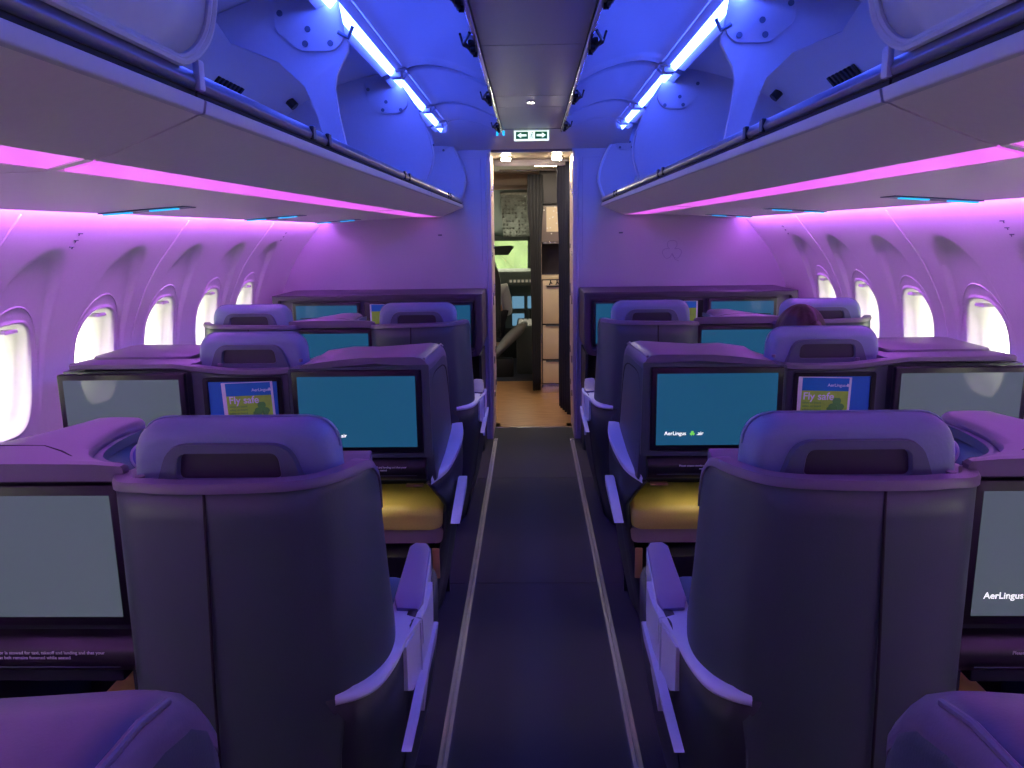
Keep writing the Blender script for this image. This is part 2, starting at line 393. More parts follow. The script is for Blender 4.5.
# ================================================================== OVERHEAD BINS
# module edges along Y; the first (and those behind the camera) closed, the rest open
INTERIOR = catmull([Vector((-0.52, 1.735)), Vector((-0.80, 1.745)), Vector((-1.10, 1.755)), Vector((-1.22, 1.80)), Vector((-1.22, 1.93)), Vector((-1.10, 2.06)), Vector((-0.93, 2.15)), Vector((-0.76, 2.20)), Vector((-0.66, 2.215))], 5)
UNDER = [(-0.482, 1.672), (-0.50, 1.664), (-0.56, 1.640), (-0.62, 1.617), (-0.645, 1.610)]
def bin_module(y0, y1, closed, label, side, last=False, arm=None):
    t = thing('overhead_bin', label, 'overhead bin', (-0.6, (y0+y1)/2, 1.6), 'overhead bins along both sides')
    g = 0.004
    # underside in two pieces either side of the pink diffuser
    m = MB(); a, b = y0+g, y1-g
    prof = UNDER+[(-0.645, 1.63), (-0.52, 1.69), (-0.484, 1.69)]
    m.loft([[(x, y, z) for x, z in prof] for y in (a, b)])
    m.obj('underside', m_binund, t)
    SH = .16; a2 = a+(SH if y0 > -2 else 0); b2 = b+(0 if last else SH); m = MB(); prof = catmull([Vector(p) for p in ((-0.80, 1.610), (-1.0, 1.604), (-1.25, 1.590), (-1.40, 1.579), (-1.418, 1.5785))], 5)
    prof = [tuple(p) for p in prof]+[(-1.418, 1.61), (-1.3, 1.65), (-0.80, 1.65)]
    m.loft([[(x, y, z) for x, z in prof] for y in (a2, b2)])
    m.obj('service_panel', m_binund, t)
    # blue lip strip, dark groove, grey rail
    m = MB(); m.loft([[(x, y, z) for x, z in rpoly([(-0.50, 1.668), (-0.478, 1.671), (-0.474, 1.690), (-0.50, 1.692)], .003, 3)] for y in (a, b)]); m.obj('lip', m_bin, t)
    m = MB(); m.box((-0.50, a, 1.690), (-0.487, b, 1.704)); m.obj('groove', m_gap, t)
    m = MB(); m.loft([[(x, y, z) for x, z in rpoly([(-0.52, 1.702), (-0.480, 1.702), (-0.476, 1.712), (-0.484, 1.727), (-0.52, 1.735)], .003, 3)] for y in (a, b)]); m.obj('rail', m_bindk, t)
    # interior liner
    m = MB(); inner = [(p.x, p.y) for p in INTERIOR]
    m.loft([[(x, y, z) for x, z in inner] for y in (y0, y1)], False, False); m.obj('liner', m_bin, t, sharp=60)
    # far end wall with its curved front edge
    edge = catmull([Vector(p) for p in ((-0.505, 1.725), (-0.475, 1.80), (-0.465, 1.86), (-0.485, 1.95), (-0.535, 2.06), (-0.60, 2.16), (-0.63, 2.20))], 5)
    if closed:
        m = MB(); e = [(p.x, p.y) for p in catmull([Vector(p) for p in ((-0.486, 1.728), (-0.462, 1.78), (-0.452, 1.84), (-0.458, 1.92), (-0.49, 2.03), (-0.545, 2.12), (-0.585, 2.17))], 5)]
        N = len(e)
        # door outline with rounded lower corners: skin in (y, param)
        ez = [(z, x) for x, z in e]; R_ = .055; zb = 1.734
        zl = [zb+R_*(1-cos(pi/2*k/8)) for k in range(9)]+[z for z, x in ez if z > zb+R_+.01]
        rings = []
        for z in zl:
            dz = z-zb; ins = R_-math.sqrt(max(0, R_*R_-(R_-dz)**2)) if dz < R_ else 0
            rings.append([(interp(ez, z), a+.014+ins+(b-a-.028-2*ins)*q/12, z) for q in range(13)])
        m.loft(rings, False, False); m.obj('door', mat('bin_door_blue_white', (0.50, 0.50, 0.55), 0.35), t, solid=0.012, sharp=60)
        for off, rad in ((.002, .0055), (.016, .0065)):
            pth = [(interp(ez, zb)+.004, a+.2, zb-off*.3), (interp(ez, zb)+.004, b-.014-R_, zb-off*.3)]
            for k in range(1, 9):
                an = pi/2*k/8; zz = zb+R_*(1-cos(an)); pth.append((interp(ez, zz)+.002, b-.014-R_+(R_+off)*sin(an), zz-off*.3*cos(an)))
            pth += [(x+.002, b-.014+off, z) for z, x in ez if z > zb+R_+.01]
            m = MB(); m.tube(pth, rad, 8); m.obj('door_frame', m_bin, t)
        m = MB(); m.slab([(-0.62, 2.2)]+[(x-0.016, z) for x, z in e[::-1]]+[(-1.2, 1.74), (-1.2, 1.9), (-1.0, 2.1)], 1, b-0.006, b); m.obj('end_wall', m_bin, t)
        m = MB(); m.box((-0.482, b-0.016, 1.70), (-0.471, b+0.004, 1.742), 0.004); m.obj('corner_clip', m_bin, t)
        m = MB()
        for k in range(6): m.box((-0.70-0.03*k, b-0.0005, 1.86), (-0.685-0.03*k, b+0.0015, 1.92), 0.001, 1, Matrix.Rotation(0.35, 3, 'Y'))
        m.obj('vent', m_gap, t)
    else:
        wp = [(p.x, p.y) for p in edge]+[(p.x, p.y) for p in INTERIOR[::-1]]
        if arm:
            ya = arm                      # hinge arm: a plate at the top that narrows to a strut standing on the lip
            pl = [(-0.60, 2.215), (-0.60, 2.16), (-0.575, 2.10), (-0.548, 2.06), (-0.548, 2.035), (-0.565, 2.01), (-0.590, 1.97), (-0.598, 1.93), (-0.588, 1.86), (-0.565, 1.74),
                  (-0.630, 1.74), (-0.655, 1.86), (-0.685, 1.94), (-0.76, 2.01), (-0.90, 2.06), (-0.95, 2.14), (-0.80, 2.19), (-0.70, 2.215)]
            m = MB(); m.slab(pl, 1, ya, ya+0.016, 0.003); m.obj('strut', m_bin, t)
            pp = rpoly([(-0.575, 2.20), (-0.555, 2.075), (-0.585, 2.035), (-0.69, 2.035), (-0.76, 2.09), (-0.765, 2.19)], .02, 4)
            m = MB(); m.slab(pp, 1, ya-0.008, ya, 0.002); pt = m.obj('hinge_plate', m_bin, t)
            for x, z in ((-0.745, 2.14), (-0.665, 2.095), (-0.675, 2.055), (-0.60, 2.055)):
                m = MB(); m.disc((x, ya-0.0081, z), (0, -1, 0), 0.009, 0.003, 14); m.obj('bolt', m_hdark, pt)
            m = MB(); m.tube([(-0.575, ya-0.01, 2.085), (-0.545, ya-0.012, 2.068), (-0.53, ya-0.012, 2.10)], 0.006, 8); m.obj('latch_link', m_hdark, t)
        m = MB(); m.slab(wp, 1, y1-0.02, y1-0.002, 0.004); m.obj('end_wall', m_bin, t)
        pp = rpoly([(-0.60, 2.19), (-0.562, 2.085), (-0.595, 2.040), (-0.69, 2.040), (-0.745, 2.085), (-0.765, 2.18)], .02, 4)
        m = MB(); m.slab(pp, 1, y1-0.027, y1-0.02, 0.002); pt = m.obj('hinge_plate', m_bin, t)
        for x, z in ((-0.745, 2.145), (-0.666, 2.09), (-0.682, 2.055), (-0.60, 2.055)):
            m = MB(); m.disc((x, y1-0.0272, z), (0, -1, 0), 0.008, 0.003, 14); m.obj('bolt', m_hdark, pt)
        m = MB(); m.tube([(x+0.004, y1-0.011, z) for x, z in [(p.x, p.y) for p in edge]], 0.012 if last else 0.006, 8); m.obj('end_edge', m_bin if S > 0 or not last else m_trim, t)
        if arm:
            m = MB(); m.tube([(-1.07, 3.54, 2.082), (-1.045, 3.54, 2.055)], 0.020, 16); k = m.obj('bumper', m_black, t)
            m = MB()
            for k in range(7):
                y = y0+0.16+0.05*k; m.box((-1.19, y, 1.80), (-1.165, y+0.02, 1.90), 0.003, 1, Matrix.Rotation(-0.15, 3, 'Y'))
            m.obj('vent', m_gap, t)
            m = MB()
            for k in range(7):
                y = 2.84+0.036*k; m.box((-1.17, y, 2.018), (-1.09, y+0.02, 2.028), 0.002, 1, Matrix.Rotation(-0.80, 3, 'Y'))
            m.obj('air_grille', m_gap, t)
    for yy in ((1.70, 1.83, 2.94, 3.05) if arm else (4.5, 4.62)) if not closed else ():
        m = MB(); m.box((-0.483, yy, 1.700), (-0.4735, yy+0.022, 1.7285), 0.002, 1); m.obj('rail_clip', m_black, t)
    # pink light diffuser belongs to the bin's underside
    m = MB(); m.loft([[(x, y+(e_ if x < -.7 else 0), z) for x, z in ((-0.648, 1.612), (-0.797, 1.611), (-0.797, 1.62), (-0.648, 1.62))] for y, e_ in ((y0+0.022, a2-a), (y1-0.022, b2-b))])
    m.obj('pink_light', m_pink, t)
    e_ = b2-b; m = MB(); m.slab([(-.645, y1-.024), (-.645, y1-.002), (-.80, y1-.002+e_), (-.80, y1-.024+e_)], 2, 1.6090, 1.622); m.obj('end_strip', m_binund, t)
    # the wall-washing lamp along the outer edge of the service panel
    m = MB(); m.box((-1.424, y0+0.01, 1.582), (-1.4205, y1-0.01, 1.610)); m.obj('cove_light', m_cove, t)
    return t
MODS = [(-2.4, -0.12, True, None), (-0.12, 1.14, True, None), (1.14, 3.70, False, 2.42), (3.70, 5.47, False, None)]
for s, side in ((1, 'left'), (-1, 'right')):
    S = s
    for i, (a, b, cl, arm) in enumerate(MODS):
        lab = {0: 'closed overhead bin on the %s side, behind the nearest closed bin', 1: 'closed overhead bin with a blue lit door, nearest on the %s side',
               2: 'open overhead bin with a Y-shaped hinge strut on the %s side', 3: 'open overhead bin against the front bulkhead on the %s side'}[i] % side
        bin_module(a, b, cl, lab, side, last=(i == 3), arm=arm)
    # reading light bars under the service panel
    for y, nm in ((1.22, 'nearest'), (2.56, 'nearest'), (3.86, 'middle'), (5.12, 'farthest')):
        if y < 2: continue
        t = thing('reading_light_panel', 'slim panel with two cyan lit bars under the %s bins, %s of the row' % (side, nm), 'reading light', (-1.3, y, 1.583), 'cyan reading light panels')
        m = MB()
        m.loft([[(x, yy, z) for x, z in ((-1.13, 1.5985), (-1.25, 1.5925), (-1.41, 1.5785), (-1.41, 1.5745), (-1.25, 1.586), (-1.13, 1.594))] for yy in (y-0.05, y+0.05)]); m.obj('housing', m_hdark, t)
        for xa in (-1.16, -1.315):
            m = MB(); m.loft([[(x, yy, interp([(1.13, 1.5935), (1.25, 1.5855), (1.41, 1.574)], -x)+dz) for x, dz in ((xa, 0), (xa-0.09, 0), (xa-0.09, -0.004), (xa, -0.004))] for yy in (y-0.03, y-0.008)]); m.obj('light_bar', m_cyan, t)
    # ceiling-level blue light strip: segments with end joints
    for j, (a, b) in enumerate(((-2.35, 1.10), (1.16, 3.42), (3.50, 4.38), (4.46, 4.98), (5.03, 5.40))):
        w = [ 'part behind the camera', 'longest and nearest segment', 'second segment', 'third segment', 'short last segment'][j]
        t = thing('ceiling_light_strip', 'glowing blue-white ceiling light strip, %s on the %s side' % (w, side), 'light strip', (-0.6, a, 2.15), 'ceiling light strips')
        m = MB(); m.slab(rpoly([(-0.594, 2.150), (-0.574, 2.172), (-0.584, 2.184), (-0.606, 2.160)], .003, 3), 1, a+.01, b-.01, 0.001, 1); m.obj('diffuser', m_strip, t)
        m = MB(); m.slab([(-0.6065, 2.161), (-0.5845, 2.185), (-0.573, 2.174), (-0.541, 2.189), (-0.541, 2.215), (-0.645, 2.215), (-0.635, 2.15)], 1, a, b); m.obj('housing', m_bin, t)
        if j and b < 5.3:
            m = MB(); m.box((-0.60, b-0.01, 2.145), (-0.55, b+0.05, 2.185), 0.008, 3)
            m.tube([(-0.575, b-0.03, 2.165), (-0.535, b+0.02, 2.185), (-0.53, b+0.06, 2.175), (-0.56, b+0.08, 2.155)], 0.006, 8); m.obj('joint', m_bin, t)
    # opened bin doors folded up under the ceiling
    for j, (a, b) in enumerate(((-2.38, 1.10), (1.12, 3.46), (3.50, 4.42), (4.46, 5.10))):
        arc = [(p.x, p.y) for p in catmull([Vector(p) for p in ((-0.548, 2.196), (-0.50, 2.211), (-0.43, 2.213), (-0.345, 2.197), (-0.265, 2.168), (-0.186, 2.128))], 5)]
        t = thing('opened_bin_door', 'curved bin door swung up under the ceiling, %s on the %s side' % (['behind the camera', 'long nearest one', 'second one', 'short one by the bulkhead'][j], side), 'bin door', (-0.4, a, 2.15), 'raised bin doors')
        m = MB(); n = 14
        m.loft([[(x, a+(b-a)*k/n, z) for x, z in arc] for k in range(n+1)], False, False); m.obj('panel', m_ceilb, t, solid=0.010 if True else 0, sharp=60)
        m = MB(); m.tube([(x, b-0.006, z-0.003) for x, z in arc], 0.006, 8); m.obj('edge_bead', m_ceilb, t)
        m = MB(); m.tube([(-0.520, a+.02, 2.206), (-0.520, b-.02, 2.206)], 0.004, 6); m.obj('crease', m_bin, t)
        m = MB(); m.box((-0.196, a+.01, 2.118), (-0.182, b-.01, 2.136), 0.002, 1); m.obj('edge_strip', m_chr, t)
        for yl in [y for y in (2.15, 2.70, 3.75, 4.75) if a < y < b-0.1]:
            m = MB()
            m.box((-0.215, yl, 2.108), (-0.19, yl+0.16, 2.126), 0.004)
            m.tube([(-0.20, yl-0.10, 2.122), (-0.225, yl-0.02, 2.112), (-0.205, yl+0.07, 2.098), (-0.20, yl+0.16, 2.11)], 0.0055, 8)
            m.tube([(-0.235, yl-0.06, 2.128), (-0.232, yl+0.02, 2.112), (-0.20, yl+0.10, 2.108)], 0.004, 8)
            m.tube([(-0.205, yl+0.02, 2.10), (-0.190, yl+0.02, 2.10)], 0.012, 12); m.tube([(-0.205, yl+0.11, 2.102), (-0.190, yl+0.11, 2.102)], 0.010, 12)
            lt = m.obj('latch', m_black, t)
            m = MB(); m.box((-0.216, yl+0.075, 2.104), (-0.212, yl+0.10, 2.118), 0.001, 1); m.obj('latch_tab', mat('latch_red', (0.35, 0.05, 0.05), 0.5), lt)
S = -1
o = MB(); o.box((-0.62, 4.55, 1.742), (-0.80, 4.85, 1.83), 0.03, 4); o.box((-0.66, 4.55, 1.82), (-0.75, 4.8, 1.845), 0.01, 3)
tag(o.obj('blue_bag', m_bag), 'dark blue bag lying in the open right bin by the bulkhead', 'bag')
S = 1
# downlight in the ceiling and exit sign
t = thing('ceiling_downlight', 'tiny twin spotlight in the grey centre ceiling panel', 'downlight', (0, 4.0, 2.14))
m = MB(); m.box((-0.024, 4.02, 2.133), (0.012, 4.06, 2.140), 0.003); m.obj('bezel', m_chr, t)
m = MB(); m.disc((-0.014, 4.04, 2.133), (0, 0, -1), 0.006, 0.002); m.disc((0.003, 4.04, 2.133), (0, 0, -1), 0.006, 0.002); m.obj('lens', m_down, t)
t = thing('exit_sign', 'lit white exit sign with two green arrow panels above the cabin doorway', 'exit sign', (0, 5.13, 2.1))
ys_ = 5.12; m = MB(); m.slab(rpoly([(-0.112, 2.072), (0.112, 2.072), (0.112, 2.137), (-0.112, 2.137)], .006, 3), 1, ys_, ys_+0.02, 0.002); m.obj('panel', m_exitw, t)
for sx in (-1, 1):
    m = MB(); m.box((sx*0.022, ys_-0.0015, 2.083), (sx*0.100, ys_, 2.127)); p = m.obj('green_field', m_exitg, t)
    ar = [(sx*0.092, 2.105), (sx*0.066, 2.122), (sx*0.066, 2.1115), (sx*0.032, 2.1115), (sx*0.032, 2.0985), (sx*0.066, 2.0985), (sx*0.066, 2.088)]
    m = MB(); m.slab(ar, 1, ys_-0.003, ys_-0.0015); m.obj('arrow', m_exitw, p)
m = MB()                                           # running figure between the arrows
m.disc((0.004, ys_-0.0005, 2.121), (0, -1, 0), 0.004, 0.001, 10)
m.tube([(0.002, ys_-0.001, 2.116), (-0.002, ys_-0.001, 2.102), (-0.010, ys_-0.001, 2.090)], 0.0018, 6)
m.tube([(-0.002, ys_-0.001, 2.102), (0.006, ys_-0.001, 2.094), (0.005, ys_-0.001, 2.085)], 0.0018, 6)
m.tube([(-0.008, ys_-0.001, 2.106), (0.001, ys_-0.001, 2.112), (0.010, ys_-0.001, 2.105)], 0.0015, 6); m.obj('running_figure', m_exitg, t)
t = thing('cyan_indicator', 'small cyan lit call indicator on the ceiling left of the exit sign', 'indicator light', (-0.17, 5.1, 2.11))
for x in (-0.215, -0.175):
    m = MB(); m.disc((x, 5.06, 2.122), (0, -1, -0.3), 0.008, 0.004, 12); m.box((x-0.008, 5.055, 2.098), (x+0.006, 5.06, 2.118), 0.002); m.obj('lamp', m_cyan, t)

# ================================================================== SEATS AND CONSOLES
PLAN = [(-.815, .00), (-.775, -.07), (-.70, -.105), (-.60, -.12), (-.50, -.12), (-.42, -.105), (-.365, -.065), (-.333, .0), (-.326, .07), (-.338, .15), (-.356, .24)]
plan = [(p.x, p.y) for p in catmull([Vector(p) for p in PLAN], 5)]
def ztop(x, y):
    if y > 0.0 and x > -.5: return interp([(0.0, 1.074), (.03, 1.066), (0.07, 1.036), (0.12, .97), (0.18, .86), (0.24, .70)], y)
    return interp([(-.82, 1.052), (-.72, 1.064), (-.50, 1.069), (-.40, 1.070), (-.36, 1.073), (-.32, 1.074)], x)
def offset(pl, d):
    out = []
    for i, (x, y) in enumerate(pl):
        a = Vector(pl[max(i-1, 0)]); b = Vector(pl[min(i+1, len(pl)-1)]); t = (b-a).normalized(); out.append((x+t.y*d, y-t.x*d))
    return out
def mirror_mb(m, cx):
    m.v = [(2*cx-p[0], p[1], p[2]) for p in m.v]; m.f = [q[::-1] for q in m.f]
def headrest(t, cx, cy, dz=0.0, seat_m=None):
    w = 0.195
    def ring(y, k, zt, zb=1.035):
        pts = rpoly([(cx-w*k, zb), (cx+w*k, zb), (cx+w*k*0.965, zt-.010), (cx-w*k*0.965, zt-.010)], [.015, .015, .095, .095], 10)
        return [(x, y, z+dz) for x, z in pts]
    m = MB(); m.loft([ring(cy-.026, .88, 1.140), ring(cy-.024, .92, 1.148), ring(cy-.015, .965, 1.160), ring(cy+.002, .992, 1.168), ring(cy+.03, 1.0, 1.172), ring(cy+.06, .98, 1.166), ring(cy+.08, .93, 1.15), ring(cy+.085, .88, 1.14)])
    h = m.obj('headrest', m_head, t, sharp=60)
    m = MB()
    o = rpoly([(cx-.142, 1.040), (cx+.142, 1.040), (cx+.112, 1.124), (cx-.112, 1.124)], [.006, .006, .035, .035], 6)
    i_ = rpoly([(cx-.098, 1.058), (cx+.098, 1.058), (cx+.092, 1.108), (cx-.092, 1.108)], [.014, .014, .018, .018], 6)
    R = lambda pl, y, k=1.0: [((x-cx)*k+cx, y, z+dz) for x, z in pl]
    m.loft([R(o, cy-.020, 1.02), R(o, cy-.030, 1.01), R(o, cy-.040, .99), R(i_, cy-.041, 1.02), R(i_, cy-.039), R(i_, cy-.026, .98)], True, False)
    m.obj('handle_frame', m_hdark, h, sharp=40)
    m = MB(); m.loft([R(i_, cy-.0295, .995), R(i_, cy-.027, .97)], True, True); m.obj('handle_recess', m_cavity, h)
    sp = rpoly([(cx-w*1.001, 1.04), (cx+w*1.001, 1.04), (cx+w*.967, 1.1625), (cx-w*.967, 1.1625)], [.0, .0, .095, .095], 10)
    m = MB(); m.tube([(x, cy+.028, z+dz) for x, z in sp if z > 1.041], .0022, 6)
    m.obj('seam', m_head, h)
    return h
def place(pts, Y0): return [(x, y+Y0, z) for x, y, z in pts]
def seat_A(Y0, label, window=False):
    """aisle seat of a pair; window=True mirrors it to stand against the side wall"""
    CX = -.99
    t = thing('business_class_seat', label, 'seat', ((-.57 if not window else 2*CX+.57), Y0+.2, 0), 'business class seats')
    def fin(m, name, mt, par, **k):
        if window: mirror_mb(m, CX)
        m.v = [(p[0], p[1]+Y0, p[2]) for p in m.v]
        return m.obj(name, mt, par, **k)
    # upper shell wraps round the back
    m = MB(); rings = []
    for k in range(17):
        f = k/16; ring = []
        for (x, y), (ox, oy) in zip(plan, offset(plan, 0.022)):
            zt = ztop(x, y); w2 = min(1, max(0, (x+.425)/.04)); w2 = w2*w2*(3-2*w2); zb = 0.02+0.60*w2; z = zt+(zb-zt)*f
            w = min(1, max(0, (x+.62)/.25)); q = f*w; q2 = 0.25*(1-w)*f
            ring.append((x+(ox-x)*(q+q2), y+(oy-y)*(q+q2), z))
        rings.append(ring)
    m.loft(rings, False, False); fin(m, 'shell', m_shell, t, solid=0.018, sharp=60)
    # lower base, wider towards the aisle
    bp = [(p.x, p.y) for p in catmull([Vector(p) for p in ((-.825, .02), (-.785, -.08), (-.71, -.112), (-.60, -.127), (-.50, -.128), (-.42, -.114), (-.350, -.095), (-.310, -.03), (-.292, .06), (-.280, .16), (-.276, .28), (-.276, .45), (-.285, .62), (-.31, .70))], 5)]
    m = MB(); rings = []
    for k in range(10):
        f = k/9; z = 0.640*(1-f)+0.0*f+.002; ring = []
        for i, (x, y) in enumerate(bp):
            w = min(1, max(0, (x+.62)/.25)); zz = z
            zz = z*(.64+0.02*min(1, max(0, (y+.05)/.2))-.12*min(1, max(0, (y-.25)/.15)))/.64
            ring.append((x-0.115*w*max(0, f-.15)**1.6, y+(0.05*w*f if y < 0.1 else 0)+.022*(1-min(1, max(0, (x+.46)/.06))), zz))
        rings.append(ring)
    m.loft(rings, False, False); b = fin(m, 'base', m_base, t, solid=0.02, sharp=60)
    # grooves in the back
    m = MB(); m.tube([(-.594, -.1205, 1.056), (-.605, -.128, .70), (-.612, -.129, .30)], 0.0028, 6); fin(m, 'back_groove', m_gap, t)
    # rim and deck
    m = MB(); sel = [p for p in plan if p[1] < 0.14]
    op = offset(sel, .005); ip = offset(sel, -.030)
    rings = []
    for (x, y), (ox, oy), (ix, iy) in zip(sel, op, ip):
        z = ztop(x, y); rings.append([(ox, oy, z-.012), (ox, oy, z-.002), (ox+(ix-ox)*.12, oy+(iy-oy)*.12, z+.005), (ox+(ix-ox)*.85, oy+(iy-oy)*.85, z+.006), (ix, iy, z), (ix, iy, z-.014)])
    m.loft(rings); fin(m, 'rim', m_cap, t, sharp=50)
    m = MB(); ip2 = offset(sel, -.016); back = [(x, y) for x, y in ip2 if y < .15]
    m.slab(back+[(back[-1][0], .15), (-.75, .15), (-.80, .03)], 2, 1.020, 1.055, .003); fin(m, 'deck', m_hdark, t)
    m = MB(); m.disc((-.745, -.045, 1.052), (0, 0, 1), .009, .012, 14); fin(m, 'deck_screw', m_cap, t); m = MB(); m.disc((-.40, -.035, 1.052), (0, 0, 1), .007, .008, 14); fin(m, 'deck_screw', m_cap, t)
    # headrest (built straight at its place)
    cx = -.575 if not window else 2*CX+.575
    headrest(t, cx, Y0-.010)
    # trim sweeping from the back up to the armrest
    inn = [(-.384, -.118, .660), (-.362, -.094, .660), (-.341, -.046, .660), (-.327, .01, .661), (-.321, .068, .663), (-.326, .13, .665), (-.337, .19, .666)]
    out = [(-.383, -.127, .654), (-.352, -.110, .652), (-.322, -.079, .650), (-.304, -.035, .650), (-.292, .027, .651), (-.285, .09, .654), (-.266, .17, .657)]
    I = catmull([Vector(p) for p in inn], 4); O = catmull([Vector(p) for p in out], 4)
    m = MB(); m.loft([[i+(o-i)*.0, i+(o-i)*.55+Vector((0, 0, .004)), o+Vector((0, 0, .003)), o+Vector((.002, -.002, -.003)), o+Vector((0, 0, -.009)), i+(o-i)*.8+Vector((0, 0, -.012)), i+Vector((0, 0, -.012))] for i, o in zip(I, O)])
    fin(m, 'side_trim', m_trim, t, sharp=50)
    # armrest
    def lerp(a, b, f): return a+(b-a)*f
    m = MB(); rings = []
    for f in [k/10 for k in range(11)]:
        y = .18+.40*f; xa, xb = lerp(-.338, -.350, f), lerp(-.262, -.292, f); e = 0.012 if f > .95 else 0
        rings.append([(x, y, z) for x, z in rpoly([(xa+e, .600), (xb-e, .590-.0*f), (xb-e, .658-e), (xa+e, .662-e)], .008, 3)])
    m.loft(rings); a_ = fin(m, 'armrest', m_trim, t, sharp=50)
    m = MB(); rings = []
    for f in [k/10 for k in range(11)]:
        y = .205+.372*f; xa, xb = lerp(-.335, -.348, f), lerp(-.266, -.294, f); e = (0.010 if f in (0, 1) else 0)
        rings.append([(x, y, z) for x, z in rpoly([(xa+e, .659), (xb-e, .657), (xb-e, .671-e/2), (xa+e, .674-e/2)], .005, 3)])
    m.loft(rings); fin(m, 'armrest_pad', m_pad, a_, sharp=50)
    m = MB(); rings = []
    for f in [k/10 for k in range(11)]:
        y = .16+.41*f; xo = lerp(-.262, -.293, f); zl = interp([(0, .44), (.5, .42), (.8, .48), (.93, .56), (1, .62)], f)
        rings.append([(xo-.012, y, zl), (xo-.001, y, zl), (xo-.001, y, .655), (xo-.012, y, .655)])
    m.loft(rings); fin(m, 'armrest_side', m_trim, a_)
    m = MB(); rings = []
    for y, xo, zt_, zb_ in ((.075, -.284, .646, .545), (.10, -.278, .650, .53), (.16, -.268, .652, .53), (.24, -.262, .652, .53), (.33, -.262, .652, .54), (.37, -.266, .652, .58)):
        rings.append([(xo-.010, y, zb_), (xo+.0015, y, zb_), (xo+.0015, y, zt_), (xo-.010, y, zt_)])
    m.loft(rings); fin(m, 'side_panel', m_trim, t)
    m = MB(); m.slab(rpoly([(-.09, .520), (.12, .522), (.32, .526), (.37, .548), (.33, .556), (.12, .538)], [.004, .02, .02, .01, .012, .02], 4), 0, -.272, -.252, .003)
    fin(m, 'base_fin', m_trim, t)
    # cushions
    m = MB(); m.box((-.78, .08, .46), (-.365, .62, .56), .035, 4); fin(m, 'seat_cushion', m_cush, t)
    m = MB(); m.box((-.77, .055, .52), (-.375, .14, 1.03), .03, 4); fin(m, 'backrest', m_head, t)
    m = MB(); m.box((-.76, -.02, .0), (-.40, .55, .46), .01); fin(m, 'seat_frame', m_black, t)
    m = MB(); m.box((-.40, .62, .0), (-.375, .70, .11), .004); m.disc((-.385, .62, .03), (0, -1, 0), .006, .004); fin(m, 'track_fitting', m_copper, t)
    return t
def leaf(m, cx, y, cz, r, th=.0006, stem=True):
    for a in (90, 210, 330):
        c = (cx+r*.55*cos(radians(a)), cz+r*.55*sin(radians(a)))
        pts = []
        for k in range(24):
            b = 2*pi*k/24; rr = r*.52*(1-.28*max(0, cos(b))**6)
            pts.append((c[0]+rr*cos(b+radians(a)), c[1]+rr*sin(b+radians(a))))
        m.slab(pts, 1, y-th, y)
    if stem: m.tube([(cx, y-th/2, cz), (cx+r*.35, y-th/2, cz-r*1.1)], r*.08, 5)
def monitor(t, xa, xb, zb, zt, Y, grey, logo, txt_side, tilt=0.0):
    """xa = window-side edge, xb = aisle-side edge (left-side coordinates)"""
    m = MB(); m.slab(rpoly([(xa, zb), (xb, zb), (xb, zt), (xa, zt)], .006, 3), 1, Y-.012, Y+.012, .003); b = m.obj('monitor', m_beze, t)
    bw = .020
    m = MB(); m.box((xa+bw, Y-.0130, zb+.020), (xb-bw, Y-.0121, zt-bw)); s_ = m.obj('screen', m_scrG if grey else m_scrA, b)
    if logo:
        lo, hi = sorted((S*(xa+bw), S*(xb-bw))); L = lo+.028 if not grey else lo+.02
        text('logo_text', 'AerLingus', .0185, (L, Y-.0134, zb+.056), FACE_BACK, m_ltext, s_, depth=.0001)
        SS = S
        mm = MB(); leaf(mm, SS*(L+.096), Y-.0132, zb+.062, .009); mm.obj('logo_leaf', m_lgreen, s_)
        text('logo_suffix', '.air', .0185, (L+.111, Y-.0134, zb+.056), FACE_BACK, m_ltext, s_, depth=.0001)
    return b
def tray_shelf(t, xa, xb, Y, zt=.735):
    m = MB(); m.box(((xa+xb)/2-.12, Y+.075, zt-.105), ((xa+xb)/2+.12, Y+.095, zt-.098), .002); m.obj('footwell_lamp', m_flamp, t)
    m = MB(); m.loft([[(x, y, z) for y, z in rpoly([(Y+.04, zt-.005), (Y-.02, zt-.010), (Y-.045, zt-.028), (Y-.045, zt-.060), (Y-.02, zt-.085), (Y+.04, zt-.085)], .01, 3)] for x in (xa, xb)])
    sh = m.obj('tray_shelf', m_black, t)
    lo, hi = sorted((S*xa, S*xb)); cx = (lo+hi)/2
    rot = Matrix.Rotation(pi/2, 3, 'X')
    for j, s_ in enumerate(('Please ensure monitor is stowed for taxi, takeoff and landing and that your', 'seat belt remains fastened while seated')):
        text('notice_text', s_, .0095, (cx+(.02 if j == 0 else .02), Y-.0458, zt-.034-.0105*j), rot, m_white, sh, 'CENTER', .0001)
    m = MB(); m.box((xa+.03, Y-.047, zt-.062), (xb-.03, Y-.0455, zt-.0605)); m.obj('shelf_edge', m_hdark, sh)
def ottoman(t, xa, xb, Y, zt=.55, zb=.385, d=.34):
    m = MB(); rings = []
    def rg(y, e, zz=0): return [(x, y, z) for x, z in rpoly([(xa+e, zb+.055), (xb-e, zb+.055), (xb-e, zt-e*.6-zz), (xa+e, zt-e*.6-zz)], .03, 5)]
    m.loft([rg(Y, .02, .02), rg(Y+.008, .008, .01), rg(Y+.03, .0, .0), rg(Y+d-.03, 0), rg(Y+d, .02)]); o = m.obj('ottoman', m_gold, t, sharp=60)
    m = MB(); m.loft([[(x, y, z) for x, z in rpoly([(xa+.01, zb), (xb-.01, zb), (xb-.002, zb+.06), (xa+.002, zb+.06)], .02, 5)] for y in (Y+.006, Y+d)]); m.obj('ottoman_skirt', m_mauve, o)
